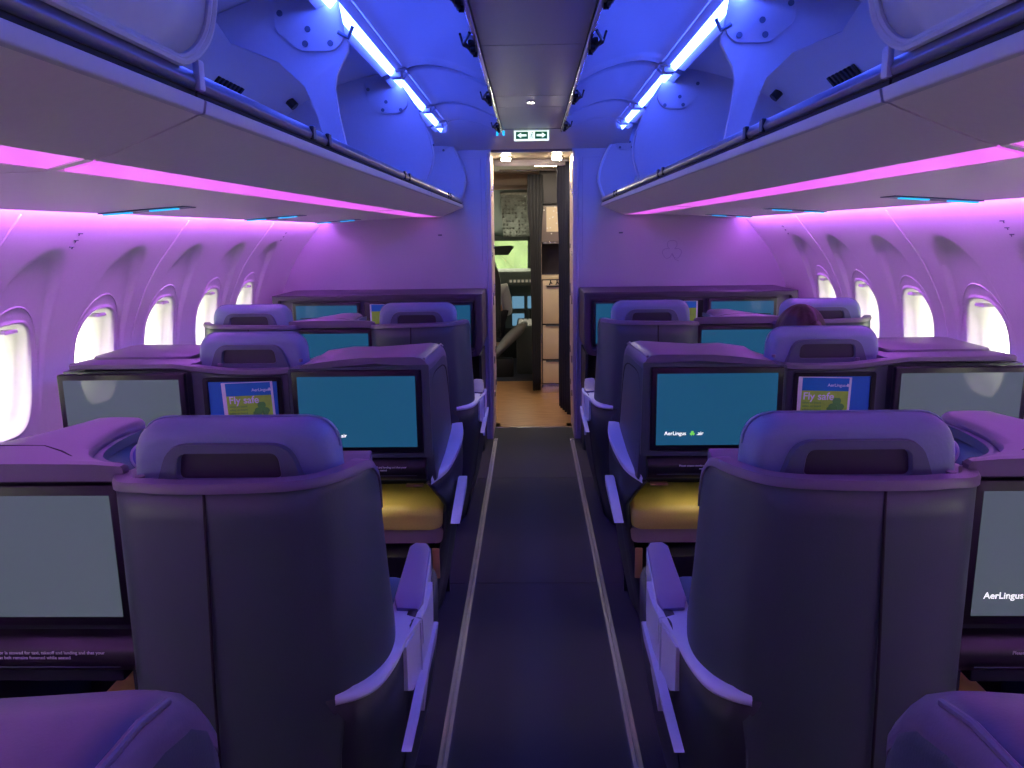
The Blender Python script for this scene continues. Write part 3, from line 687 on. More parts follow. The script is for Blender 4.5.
def console_A(Y0, label):
    t = thing('seat_console', label, 'console', (-.99, Y0+.2, 0), 'consoles between the seats')
    # body behind the monitor
    m = MB(); m.box((-1.24, Y0+.005, .66), (-.80, Y0+.025, 1.045), .004); m.box((-1.20, Y0+.02, .60), (-.86, Y0+.11, 1.046), .006); m.box((-1.07, Y0+.1, .62), (-.955, Y0+.345, 1.045), .01); m.box((-1.20, Y0+.44, 0), (-.84, Y0+.46, .66)); m.box((-1.215, Y0+.02, 0), (-1.20, Y0+.46, .7)); m.box((-.84, Y0+.02, 0), (-.825, Y0+.46, .7)); m.obj('body', m_base, t)
    # top cap with bays cut round the two headrests
    cx = -.99
    rt_ = [(p.x, p.y) for p in catmull([Vector(p) for p in ((-.79, -.02), (-.79, .0), (-.835, .012), (-.895, .06), (-.925, .14), (-.935, .24), (-.922, .32), (-.935, .358))], 4)]
    lt_ = [(p.x, p.y) for p in catmull([Vector(p) for p in ((-1.06, .358), (-1.085, .29), (-1.13, .19), (-1.18, .09), (-1.235, .03), (-1.25, .0), (-1.25, -.02))], 4)]
    def resamp(pl, n):
        P = [Vector(p) for p in pl]; D = [0]
        for a, b in zip(P, P[1:]): D.append(D[-1]+(b-a).length)
        return [(interp([(d, p.x) for d, p in zip(D, P)], D[-1]*k/n), interp([(d, p.y) for d, p in zip(D, P)], D[-1]*k/n)) for k in range(n+1)]
    Ra = resamp(rt_, 26); La = resamp(lt_[::-1], 26)
    m = MB(); rings = []
    for (rx, ry), (lx, ly) in zip(Ra, La):
        rg = [(rx, ry, 1.046), (rx, ry, 1.068), (rx-.006, ry, 1.075)]
        for q in range(1, 8): f = q/8; rg.append((rx+(lx-rx)*f, ry+(ly-ry)*f, 1.078+.003*sin(pi*f)))
        rg += [(lx+.006, ly, 1.075), (lx, ly, 1.068), (lx, ly, 1.046)]
        rings.append([(x, y+Y0, z) for x, y, z in rg])
    m.loft(rings); m.obj('top_cap', m_cap, t, sharp=40)
    L = rt_
    m = MB(); m.tube([(-1.20, Y0+.12, 1.078), (-1.10, Y0+.115, 1.079), (-1.02, Y0+.11, 1.079), (-.96, Y0+.07, 1.079), (-.90, Y0+.02, 1.076), (-.84, Y0+.0, 1.072)], .0028, 6); m.obj('cap_seam', m_gap, t)
    for pl, nm in ((rt_[6:], 'inner_panel'), (lt_[:-6], 'inner_panel')):
        m = MB(); m.loft([[(x, y+Y0, z) for x, y in pl] for z in (1.05, .93, .80)], False, False); m.obj(nm, m_hdark, t, solid=.008, sharp=60)
    m = MB(); m.slab([(p[0]+.006, p[1]+Y0) for p in rt_[8:]]+[(-.80, Y0+.34), (-.80, Y0+.02)], 2, .955, .975, .003); m.obj('bay_shelf', m_head, t)
    band = [(p.x, p.y) for p in catmull([Vector(p) for p in ((-.80, .005), (-.835, .022), (-.888, .068), (-.914, .14), (-.922, .24), (-.912, .33))], 4)]
    m = MB(); ob = offset(band, .010); ib = offset(band, -.016)
    m.loft([[(a[0], a[1]+Y0, 1.046), (a[0], a[1]+Y0, 1.066), (b[0], b[1]+Y0, 1.060), (b[0], b[1]+Y0, 1.042)] for a, b in zip(ob, ib)]); m.obj('bay_edge', m_hdark, t)
    monitor(t, -1.245, -.805, .745, 1.036, Y0-.004, True, S < 0, 0)
    tray_shelf(t, -1.24, -.795, Y0)
    # reading lamp disc on the deck beside the headrest
    ottoman(t, -.99, -.84, Y0+.12, .50, .36)
    return t
def reading_lamp(Y0, label):
    t = thing('reading_lamp', label, 'lamp', (-.84, Y0+.17, .98))
    m = MB(); m.tube([(-.84, Y0+.18, .977), (-.84, Y0+.175, 1.025)], .012, 10); m.obj('stem', m_hdark, t)
    m = MB(); m.disc((-.84, Y0+.17, 1.040), (.15, -1, .25), .030, .016, 24); h = m.obj('lamp_head', mat('lamp_translucent', (0.30, 0.33, 0.75), 0.2), t)
    m = MB(); n = Vector((.15, -1, .25)).normalized(); c = Vector((-.84, Y0+.17, 1.040))+n*.016
    u = n.cross(Vector((0, 0, 1))).normalized(); w = u.cross(n)
    m.tube([c+(u*cos(a)+w*sin(a))*.027 for a in [2*pi*k/24 for k in range(25)]], .003, 6, False); m.obj('lamp_ring', m_trim, h)
RIM = [(-1.655, 1.066), (-1.60, 1.074), (-1.25, 1.074), (-1.17, 1.062), (-1.08, 1.052), (-.98, 1.049), (-.88, 1.051), (-.80, 1.060), (-.70, 1.074), (-.60, 1.082), (-.38, 1.085)]
def rimz(x): return interp(RIM, x)
def cap_B(t, Y0, x0, x1, far, n=14, name='top_cap', near=-.012):
    xs = [x0+(x1-x0)*k/n for k in range(n+1)]
    m = MB(); rings = []
    for x in xs:
        z = rimz(x); f = far(x)
        rings.append([(x, Y0+near+.006, z-.024), (x, Y0+near, z-.019), (x, Y0+near, z-.005), (x, Y0+near+.008, z), (x, Y0+near+.5*(f[0]-near), (z+f[1])/2+.001), (x, Y0+f[0]-.015, f[1]), (x, Y0+f[0], f[1]-.008), (x, Y0+f[0], f[1]-.03)])
    m.loft(rings); return m.obj(name, m_cap, t, sharp=50)
def console_B_aisle(Y0, label, logo=True):
    t = thing('seat_console', label, 'console', (-.6, Y0+.2, 0), 'consoles between the seats')
    D = .47
    # upper box with the rounded aisle-side corner
    def sec(y, xo, zt, r, zlow=.64, xi=-.85):
        return [(x, Y0+y, z) for x, z in rpoly([(xi, zlow), (xo+.012, zlow), (xo, .85), (xo-.006, zt-.02), (xo-.035, zt), (xi, zt-.02)], [.004, .01, .1, .03, .03, .004], 5)]
    m = MB(); m.loft([sec(.0, -.366, 1.066, .03), sec(.02, -.362, 1.066, .03), sec(.2, -.352, 1.064, .04), sec(.36, -.346, 1.056, .05), sec(.41, -.345, 1.045, .05), sec(.445, -.347, 1.02, .06), sec(.465, -.350, .985, .06), sec(D+.005, -.362, .94, .06)])
    m.obj('body', m_shell, t, sharp=60)
    # top cap: rounded corner where it turns down the aisle side
    m = MB(); rings = []
    for yy, zt, xo in ((-.012, 1.086, -.372), (.0, 1.088, -.368), (.2, 1.084, -.360), (.34, 1.085, -.357), (.40, 1.072, -.355), (.44, 1.046, -.356), (.468, 1.008, -.357), (.480, .965, -.368)):
        pts = [(-.85, zt-.034+rimz(-.85)-1.085), (-.80, zt+rimz(-.80)-1.085), (-.70, zt+rimz(-.70)-1.085), (-.60, zt-.002-.012*min(1, max(0, yy/.36))), (-.48, zt-.006*min(1, max(0, yy/.36))), (xo-.045, zt), (xo-.020, zt-.004), (xo-.006, zt-.016), (xo+.001, zt-.032), (xo+.001, zt-.042), (xo+.001, zt-.052), (xo-.004, zt-.052), (xo-.014, zt-.046), (xo-.03, zt-.030), (-.55, zt-.022), (-.70, rimz(-.70)-.022+zt-1.085), (-.85, rimz(-.85)-.05+zt-1.085)]
        rings.append([(x, Y0+yy, z) for x, z in pts])
    m.loft(rings); m.obj('top_cap', m_cap, t, sharp=40)
    m = MB(); m.tube([(-.381, Y0-.008, 1.079), (-.369, Y0+.2, 1.078), (-.364, Y0+.34, 1.078), (-.364, Y0+.39, 1.066)], .0045, 10); m.obj('edge_bead', m_cap, t)
    def sx(y, z):
        xo = interp([(0, -.366), (.2, -.352), (.36, -.346), (.41, -.345), (.445, -.347)], y); return xo+.012*(.85-z)/.21 if z < .85 else xo-.006*(z-.85)/.19
    gp = [(p.x, p.y) for p in catmull([Vector(p) for p in ((.045, .70), (.045, .85), (.05, .96), (.09, 1.005), (.20, 1.012), (.32, 1.0), (.375, .96), (.405, .86), (.41, .74))], 4)]
    m = MB(); m.tube([(sx(y, z), Y0+y, z) for y, z in gp], .0026, 6); m.obj('side_groove', m_gap, t)
    monitor(t, -.842, -.394, .750, 1.041, Y0-.006, False, logo, 0)
    # frame round the monitor
    m = MB(); o = rpoly([(-.852, .73), (-.362, .73), (-.366, 1.060), (-.852, 1.048)], .008, 4); i_ = rpoly([(-.843, .741), (-.392, .748), (-.392, 1.043), (-.843, 1.043)], .004, 4)
    m.loft([[(x, Y0+.0, z) for x, z in o], [(x, Y0-.014, z) for x, z in o], [(x, Y0-.014, z) for x, z in i_], [(x, Y0+.0, z) for x, z in i_]], True, False); m.obj('monitor_frame', m_shell, t)
    tray_shelf(t, -.845, -.385, Y0)
    # aisle-side lower wall with light ledge, footwell behind
    inn = [(-.366, .0, .660), (-.352, .10, .672), (-.346, .22, .690), (-.342, .34, .715), (-.350, .44, .735)]
    out = [(-.372, -.012, .645), (-.325, .08, .660), (-.300, .20, .685), (-.288, .34, .715), (-.300, .46, .735)]
    I = catmull([Vector(p) for p in inn], 5); O = catmull([Vector(p) for p in out], 5)
    dy = Vector((0, Y0, 0))
    m = MB(); m.loft([[dy+i, dy+i+(o-i)*.55+Vector((0, 0, .004)), dy+o+Vector((0, 0, .003)), dy+o+Vector((.002, -.002, -.004)), dy+o+Vector((0, 0, -.016)), dy+i+Vector((0, 0, -.014))] for i, o in zip(I, O)]); m.obj('side_trim', m_trim, t, sharp=50)
    m = MB(); rings = []
    ol = [(p.x, p.y, p.z) for p in O]+[(-.34, .50, .735), (-.40, .51, .72)]
    for k in range(16):
        f = k/15; rings.append([(x-.004-.11*max(0, f-.1)**1.5+(.05*min(1, f*5)*max(0, 1-max(0, y)/.14) if y < .14 else 0), Y0+y+.12*min(1, f*5)*max(0, 1-max(0, y)/.46), (z-.012)*(1-f)+.002*f) for x, y, z in ol])
    m.loft(rings, False, False); m.obj('side_wall', m_base, t, solid=0.018, sharp=60)
    m = MB(); m.slab(rpoly([(Y0-.06, .500), (Y0+.15, .515), (Y0+.27, .53), (Y0+.30, .562), (Y0+.25, .565), (Y0+.08, .532)], .008, 4), 0, -.303, -.270, .003); m.obj('base_fin', m_trim, t)
    m = MB(); m.slab([(-.85, Y0+.02), (-.835, Y0+.02), (-.835, Y0+D-.03), (-.37, Y0+D-.03), (-.37, Y0+D-.015), (-.85, Y0+D-.015)], 2, 0.0, .66); m.obj('footwell', m_black, t)
    m = MB(); m.box((-.834, Y0+.03, .0), (-.42, Y0+D-.031, .34), .01); m.obj('ottoman_base', m_black, t)
    ottoman(t, -.82, -.345, Y0+.10, .505, .36, .30)
    m = MB(); m.box((-.45, Y0+.03, .0), (-.425, Y0+.12, .12), .004); m.disc((-.438, Y0+.03, .03), (0, -1, 0), .006, .004); m.obj('track_fitting', m_copper, t)
    m = MB(); m.box((-.46, Y0-.02, .625), (-.40, Y0+.005, .63)); m.obj('shelf_catch', m_copper, t); m = MB(); m.box((-.378, Y0-.006, .27), (-.352, Y0+.004, .385), .003); m.obj('latch_plate', m_copper, t)
    return t
def console_B_window(Y0, label):
    t = thing('seat_console', label, 'console', (-1.42, Y0+.2, 0), 'consoles between the seats')
    m = MB(); m.slab([(-1.66, .0), (-1.205, .0), (-1.205, 1.045), (-1.66, 1.04)], 1, Y0+.02, Y0+.42, .004); m.obj('body', m_shell, t)
    cap_B(t, Y0, -1.615, -1.195, lambda x: (.44, rimz(x)-.02))
    m = MB(); m.slab(rpoly([(-1.60, Y0+.10), (-1.24, Y0+.10), (-1.22, Y0+.40), (-1.60, Y0+.42)], .03, 5), 2, 1.055, 1.078, .006, 3); m.obj('side_table', m_cap, t)
    monitor(t, -1.645, -1.203, .745, 1.040, Y0-.030, True, False, 0)
    m = MB(); m.box((-1.50, Y0-.018, .80), (-1.35, Y0+.02, .95), .004); m.obj('monitor_bracket', m_black, t)
    tray_shelf(t, -1.64, -1.21, Y0)
    return t
def seat_B(Y0, label):
    t = thing('business_class_seat', label, 'seat', (-.98, Y0+.2, 0), 'business class seats')
    m = MB(); m.slab([(-1.197, .02), (-.858, .02), (-.858, 1.028), (-1.197, 1.040)], 1, Y0+.0, Y0+.05, .003); m.obj('shell', m_shell, t)
    cap_B(t, Y0, -1.195, -.85, lambda x: (.10, rimz(x)-.016), 12, 'rim')
    # dark pocket frame with its opening
    o = rpoly([(-1.155, .72), (-.878, .72), (-.878, 1.020), (-1.155, 1.020)], .012, 4); i_ = rpoly([(-1.140, .735), (-.893, .735), (-.893, 1.008), (-1.140, 1.008)], .008, 4)
    m = MB(); m.loft([[(x, Y0-.001, z) for x, z in o], [(x, Y0-.010, z) for x, z in o], [(x, Y0-.010, z) for x, z in i_], [(x, Y0-.002, z) for x, z in i_]], True, True); m.obj('literature_pocket', m_beze, t)
    text('plate_text', 'AerLingus', .008, (S*-1.01-.02, Y0-.0008, 1.0275), FACE_BACK, m_white, t, depth=.0001)
    headrest(t, -1.018, Y0+.115, dz=-.004)
    m = MB(); m.disc((-1.12, Y0+.07, 1.045), (0, 0, 1), .008, .012, 14); m.obj('deck_screw', m_cap, t); m = MB(); m.disc((-.83, Y0+.07, 1.06), (0, 0, 1), .007, .010, 14); m.obj('deck_screw', m_cap, t)
    m = MB(); m.box((-1.18, Y0+.20, .46), (-.87, Y0+.80, .56), .035, 4); m.obj('seat_cushion', m_cush, t)
    m = MB(); m.box((-1.17, Y0+.13, .52), (-.87, Y0+.22, 1.03), .03, 4); m.obj('backrest', m_head, t)
    m = MB(); m.box((-1.16, Y0+.06, .0), (-.88, Y0+.75, .46), .01); m.obj('seat_frame', m_black, t)
    return t
def safety_card(Y0, label, far=False):
    rt = Matrix.Rotation(radians(-2 if S > 0 else 1.5), 3, 'Y')
    t = thing('magazine', 'blue magazine behind the safety card, %s' % label, 'magazine', (-1.0, Y0-.006, .8))
    m = MB(); m.box((-1.138, Y0-.0052, .74), (-.897, Y0-.0022, 1.004), .0008, 1); m.obj('cover', m_magz, t)
    t = thing('safety_card', 'Fly safe safety card, green and blue, %s' % label, 'safety card', (-1.0, Y0-.008, .8))
    cx = S*-.998 if S > 0 else .982
    def add(mb, nm, mt, par, dy):
        global S
        s0 = S; S = 1
        mb.v = [tuple(Vector((cx, 0, .88))+rt @ (Vector(p)-Vector((cx, 0, .88)))) for p in mb.v]
        o = mb.obj(nm, mt, par); S = s0; return o
    w = .090; y = Y0-.0060
    m = MB(); m.box((cx-w, y-.0008, .76), (cx+w, y, 1.003), .0003, 1); c = add(m, 'card', m_cardw, t, 0)
    m = MB(); m.box((cx-w+.014, y-.0012, .955), (cx+w-.008, y-.0008, 1.000)); add(m, 'blue_band', m_cardb, c, 0)
    m = MB(); m.box((cx-w+.014, y-.0012, .77), (cx+w-.008, y-.0008, .955)); add(m, 'green_field', m_cardg, c, 0)
    m = MB(); leaf(m, cx+.045, y-.0013, .905, .028); m2 = m; leaf(m, cx+.02, y-.0013, .885, .014); add(m, 'leaf_print', m_cardl, c, 0)
    R2 = rt @ FACE_BACK
    text('title_text', 'Fly safe', .036, (cx-w+.020, y-.0016, .926), R2, m_cardw, c, depth=.0002)
    text('brand_text', 'AerLingus', .015, (cx+.012, y-.0016, .970), R2, m_cardw, c, depth=.0002)
    m = MB(); leaf(m, cx+.078, y-.0013, .975, .006); add(m, 'brand_leaf', m_cardw, c, 0)
    for k in range(3): text('small_text', 'safety on board', .010, (cx-w+.020, y-.0016, .912-.012*k), R2, m_cardl, c, depth=.0001)
A1, B2, A3 = 1.40, 2.60, 3.80
for s, side in ((1, 'left'), (-1, 'right')):
    S = s
    seat_A(A1, 'large dark shelled aisle seat in the nearest row on the %s, armrest to the aisle' % side)
    seat_A(A1, 'window seat in the nearest row on the %s, beyond the grey-screened console' % side, True)
    console_A(A1, 'console with a grey screen between the two nearest seats on the %s' % side)
    reading_lamp(A1, 'round translucent reading lamp beside the nearest headrest on the %s' % side)
    console_B_aisle(B2, 'aisle console with a large blue screen in the second row on the %s' % side)
    console_B_window(B2, 'window console with a reflective grey screen in the second row on the %s' % side)
    seat_B(B2, 'single seat between two consoles in the second row on the %s' % side)
    safety_card(B2, 'in the second-row seat back pocket on the %s' % side)
    seat_A(A3, 'dark shelled aisle seat in the third row on the %s, before the bulkhead' % side)
    seat_A(A3, 'window seat of the third row on the %s, only headrest and rim showing' % side, True)
    console_A(A3, 'console with a screen between the third-row seats on the %s' % side)
    console_B_aisle(0.262, 'plum topped console corner in the %s bottom corner of the view' % side, False)
# swap the third-row screens to blue
for o in list(COL.objects):
    if o.name.startswith('screen') and o.parent and o.parent.parent and 'third-row seats' in str(o.parent.parent.get('label', '')):
        o.data.materials[0] = m_scrA
# bulkhead cabinets with screens
for s, side in ((1, 'left'), (-1, 'right')):
    S = s
    t = thing('bulkhead_cabinet', 'dark plum screen cabinet along the front bulkhead on the %s' % side, 'cabinet', (-1.0, 5.2, 0))
    Y0 = 5.0
    m = MB(); o = rpoly([(-1.70, .70), (-.36, .70), (-.330, .76), (-.330, 1.112), (-1.70, 1.112)], [.004, .03, .03, .01, .004], 5); i_ = rpoly([(-1.66, .735), (-.385, .735), (-.372, .77), (-.372, 1.080), (-1.66, 1.080)], [.004, .02, .02, .008, .004], 5)
    m.loft([[(x, YB-.003, z) for x, z in o], [(x, Y0-.008, z) for x, z in o], [(x, Y0-.014, z) for x, z in rpoly([(p[0], p[1]) for p in ((-1.695, .705), (-.365, .705), (-.336, .765), (-.336, 1.106), (-1.695, 1.106))], [.004, .03, .03, .01, .004], 5)],
            [(x, Y0-.014, z) for x, z in i_], [(x, Y0+.02, z) for x, z in i_]], True, True); m.obj('frame', mat('cabinet_frame_plum', (0.055, 0.04, 0.075), 0.4), t, sharp=40)
    m = MB(); m.box((-1.652, Y0+.018, .74), (-.376, Y0+.03, 1.085)); m.obj('face', mat('cabinet_face_plum', (0.10, 0.085, 0.13), 0.45), t)
    m = MB(); m.box((-1.65, Y0+.25, .0), (-.345, YB-.004, .70)); m.obj('lower_panel', m_black, t)
    m = MB(); m.slab([(Y0+.04, .70), (Y0+.25, .70), (Y0+.25, 0), (Y0+.19, 0)], 0, -.362, -.345); m.obj('side_panel', m_base, t)
    m = MB(); m.slab([(Y0+.04, .70), (Y0+.25, .70), (Y0+.25, 0), (Y0+.19, 0)], 0, -.90, -.88); m.obj('side_panel', m_base, t)
    monitor(t, -.835, -.388, .76, 1.060, Y0-.002, False, False, 0)
    monitor(t, -1.568, -1.127, .76, 1.066, Y0-.002, False, False, 0)
    m = MB(); oo = rpoly([(-1.10, .76), (-.855, .76), (-.855, 1.063), (-1.10, 1.063)], .01, 4); m.slab(oo, 1, Y0+.004, Y0+.018, .002); m.obj('literature_pocket', m_beze, t)
    ottoman(t, -.83, -.36, Y0+.02, .47, .33, .2)
    t = thing('safety_card', 'green and blue safety card in the %s bulkhead cabinet pocket' % side, 'safety card', (-.95, Y0, .9))
    m = MB(); m.box((-1.065, Y0+.000, .80), (-.895, Y0+.003, 1.050)); c = m.obj('card', m_cardw, t)
    m = MB(); m.box((-1.055, Y0-.0006, 1.005), (-.900, Y0, 1.048)); m.obj('blue_band', m_cardb, c)
    m = MB(); m.box((-1.055, Y0-.0006, .81), (-.900, Y0, 1.005)); m.obj('green_field', m_cardg, c)
S = 1
# leaf outline on the right bulkhead, small catch on the left
t = thing('leaf_emblem', 'thin outlined shamrock emblem on the right bulkhead wall', 'emblem', (.98, YB-.002, 1.36))
for a in (90, 210, 330):
    m = MB(); pts = []
    for k in range(29):
        b = radians(-150+300*k/28); r = .034*(1-.25*max(0, cos(b))**4)
        c = Vector((.98+.042*cos(radians(a)), 1.36+.042*sin(radians(a))))
        pts.append((c.x+r*cos(b+radians(a)), YB-.0012, c.y+r*sin(b+radians(a))))
    m.tube(pts, .0016, 5); m.obj('leaf', m_leafo, t)
m = MB(); m.tube([(.985, YB-.0012, 1.335), (1.0, YB-.0012, 1.30), (1.03, YB-.0012, 1.285)], .0016, 5); m.obj('stem', m_leafo, t)
for x, sd in ((-.648, 'left'), (.62, 'right')):
    m = MB(); m.box((x-.014, YB-.006, 1.482), (x+.014, YB-.0005, 1.492), .002); tag(m.obj('wall_plate', m_hdark), 'tiny plate high on the %s bulkhead wall' % sd, 'plate')
# seat letter pictograms on the side walls
for s, side in ((1, 'left'), (-1, 'right')):
    S = s
    for y, w in ((2.62, 'nearer'), (4.86, 'farther')):
        t = thing('wall_pictogram', 'small printed seat pictogram high on the %s side wall, %s one' % (side, w), 'pictogram', (-wx(1.50), y, 1.5))
        for k, dz in enumerate((0.0, -.022, -.044)):
            z = 1.515+dz; x0 = -(wx(z)-.0012)
            m = MB(); m.tube([(x0, y-.012, z), (x0, y+.012, z)], .0018, 5); m.tube([(x0-.004, y-.006+.006*k, z-.007), (x0+.0, y-.006+.006*k, z)], .0016, 5); m.obj('mark', m_hdark, t)
S = 1

# ================================================================== PEOPLE
def skin_obj(name, verts, edges, rad, m, parent, root=0, sub=2):
    bm = bmesh.new(); L = bm.verts.layers.skin.verify(); off = wloc(parent)
    vs = []
    for p, r in zip(verts, rad):
        v = bm.verts.new(Vector(p)-off); vs.append(v); rr = r if isinstance(r, tuple) else (r, r); v[L].radius = rr
    vs[root][L].use_root = True
    for a, b in edges: bm.edges.new((vs[a], vs[b]))
    me = bpy.data.meshes.new(name); bm.to_mesh(me); bm.free(); me.materials.append(m)
    o = bpy.data.objects.new(name, me); COL.objects.link(o); o.parent = parent
    md = o.modifiers.new('skin', 'SKIN'); md.use_smooth_shade = True
    md = o.modifiers.new('sub', 'SUBSURF'); md.levels = sub; md.render_levels = sub
    return o
def ellipsoid(m, c, r, nu=20, nv=14, f=None):
    rings = []
    for i in range(1, nv):
        th = pi*i/nv
        rings.append([(c[0]+r[0]*sin(th)*cos(2*pi*k/nu), c[1]+r[1]*sin(th)*sin(2*pi*k/nu), c[2]+r[2]*cos(th)) for k in range(nu)])
    if f: rings = [[f(Vector(p)-Vector(c))+Vector(c) for p in rg] for rg in rings]
    m.loft(rings)
def seated_person(loc, label, hz, top, hair, hair_long, reach=None):
    """loc = seat point (hips); hz = height of crown; looks towards +Y"""
    x, y, z = loc
    t = thing('person', label, 'person', loc)
    nk = hz-.27; sh = hz-.31
    V = [(x, y, z+.10), (x, y+.01, z+.26), (x, y+.01, sh-.05), (x, y+.015, nk), (x, y+.03, nk+.08)]
    Rr = [(.15, .12), (.13, .10), (.14, .10), .055, .055]; E = [(0, 1), (1, 2), (2, 3), (3, 4)]
    ha = []
    for s in (-1, 1):
        i = len(V); V += [(x+s*.17, y, sh), (x+s*.21, y+.03, sh-.26), (x+s*.15, y+.24, sh-.30), (x+s*.14, y+.31, sh-.29)]; Rr += [.055, .042, .030, (.035, .018)]; E += [(2, i), (i, i+1), (i+1, i+2), (i+2, i+3)]
        for k in range(4):                         # four fingers and a thumb
            j = len(V); fx = x+s*(.14-.028+.018*k); ln = (.055, .068, .072, .058)[k]
            V += [(fx, y+.345, sh-.285), (fx, y+.345+ln*.6, sh-.292), (fx, y+.345+ln, sh-.315)]; Rr += [.009, .0085, .007]; E += [(i+3, j), (j, j+1), (j+1, j+2)]
        j = len(V); V += [(x+s*(.14-.045), y+.30, sh-.29), (x+s*(.14-.062), y+.335, sh-.30)]; Rr += [.010, .009]; E += [(i+3, j), (j, j+1)]
        i = len(V); V += [(x+s*.09, y+.03, z+.06), (x+s*.10, y+.42, z+.07), (x+s*.10, y+.45, z-.33), (x+s*.10, y+.57, z-.37)]; Rr += [.085, .062, .045, .035]; E += [(0, i), (i, i+1), (i+1, i+2), (i+2, i+3)]
    b = skin_obj('body', V, E, Rr, m_skin, t)
    hc = (x, y+.035, hz-.115)
    m = MB(); ellipsoid(m, hc, (.073, .095, .112), f=lambda p: Vector((p.x*(1-.25*max(0, -p.z/.112)), p.y+.012*max(0, -p.z/.112), p.z)))
    ellipsoid(m, (hc[0], hc[1]+.10, hc[2]-.022), (.013, .018, .022), 10, 8)     # nose
    for s in (-1, 1): ellipsoid(m, (hc[0]+s*.076, hc[1], hc[2]-.01), (.010, .018, .030), 10, 8)
    hd = m.obj('head', m_skin, b, sharp=180)
    m = MB()
    for s in (-1, 1): ellipsoid(m, (hc[0]+s*.030, hc[1]+.084, hc[2]+.004), (.013, .010, .008), 10, 8)
    m.obj('eyes', m_cockd, b, sharp=180)
    m = MB(); ellipsoid(m, (hc[0], hc[1]+.088, hc[2]-.058), (.022, .008, .007), 10, 8); m.obj('mouth', mat('lips', (0.35, 0.08, 0.08), .5), b, sharp=180)
    m = MB()
    def hf(p):
        q = p.copy(); a = math.atan2(p.x, p.y)
        if p.y > .03 and p.z < .045: q *= .78
        rr = 1+.035*sin(9*a+18*p.z)+.02*sin(23*a)
        return Vector((q.x*rr, q.y*rr, q.z))
    ellipsoid(m, (hc[0], hc[1]-.012, hc[2]+.016), (.090, .108, .108), 48, 24, hf)
    if hair_long: m.tube([(hc[0]+.02, hc[1]-.08, hc[2]+.05), (hc[0]+.025, hc[1]-.13, hc[2]+.02), (hc[0]+.025, hc[1]-.135, hc[2]-.08), (hc[0]+.02, hc[1]-.12, hc[2]-.20)], [.03, .036, .034, .012], 12)
    m.obj('hair', hair, b, sharp=180)
    # garment over torso and sleeves
    V2 = [(x, y, z+.08), (x, y+.01, z+.26), (x, y+.01, sh-.05), (x, y+.012, nk-.03)]; R2 = [(.165, .135), (.148, .118), (.158, .118), .066]; E2 = [(0, 1), (1, 2), (2, 3)]
    for s in (-1, 1):
        i = len(V2); V2 += [(x+s*.17, y, sh), (x+s*.21, y+.03, sh-.26), (x+s*.17, y+.17, sh-.29)]; R2 += [.068, .056, .046]; E2 += [(2, i), (i, i+1), (i+1, i+2)]
    skin_obj('shirt', V2, E2, R2, top, b)
    V3 = [(x, y, z+.09)]; R3 = [(.16, .13)]; E3 = []
    for s in (-1, 1):
        i = len(V3); V3 += [(x+s*.09, y+.03, z+.06), (x+s*.10, y+.42, z+.07), (x+s*.10, y+.45, z-.28)]; R3 += [.095, .073, .056]; E3 += [(0, i), (i, i+1), (i+1, i+2)]
    skin_obj('trousers', V3, E3, R3, m_trous, b)
    return t
seated_person((1.03, 2.97, .48), 'seated passenger with dark auburn tied hair, seen over the headrest on the right', 1.205, m_top, m_hairp, True)

# ================================================================== VESTIBULE, GALLEY, COCKPIT
m = MB(); m.box((-1.0, 5.97, 0), (-.98, 7.75, 2.1)); m.box((.98, 5.97, 0), (1.0, 7.75, 2.1)); m.box((-1.0, 5.97, 0), (-.312, 5.98, 2.1)); m.box((.312, 5.97, 0), (1.0, 5.98, 2.1))
struct(m.obj('wall_vestibule', m_jamb))
m = MB(); m.box((-.32, YB+.04, 2.045), (.32, 5.97, 2.07)); m.box((-1.0, 5.97, 2.055), (1.0, 7.78, 2.08)); struct(m.obj('ceiling_vestibule', mat('vestibule_ceiling', (0.40, 0.33, 0.26), .4)))
m = MB(); m.box((-.29, 6.20, 2.005), (.29, 6.26, 2.055), .008); struct(m.obj('trim_header', mat('header_lavender', (0.42, 0.38, 0.44), .3)))
for x, w in ((-.187, 'left'), (.187, 'right')):
    t = thing('vestibule_downlight', 'bright warm white downlight beyond the doorway, %s one' % w, 'downlight', (x, 5.9, 2.045), 'vestibule downlights')
    m = MB(); m.slab(rpoly([(x-.04, 5.82), (x+.04, 5.82), (x+.04, 5.92), (x-.04, 5.92)], .02, 4), 2, 2.030, 2.045, .003); m.obj('housing', m_chr, t)
    m = MB(); m.slab(rpoly([(x-.032, 5.815), (x+.032, 5.815), (x+.032, 5.905), (x-.032, 5.905)], .015, 4), 2, 2.018, 2.032, .003); m.obj('lens', m_down, t)
# cockpit bulkhead with doorway on the left
m = MB(); m.box((-1.0, 7.72, 1.93), (.05, 7.78, 2.08), .004); m.box((-1.0, 7.72, 0), (-.46, 7.78, 1.95)); m.box((.04, 7.72, 0), (1.0, 7.78, 2.08)); struct(m.obj('wall_cockpit', m_pcream))
m = MB(); m.tube([(-.46, 7.71, 1.83), (-.43, 7.71, 1.90), (-.36, 7.71, 1.925), (.04, 7.71, 1.925)], .02, 8); struct(m.obj('trim_cockpit_door', m_pcream))
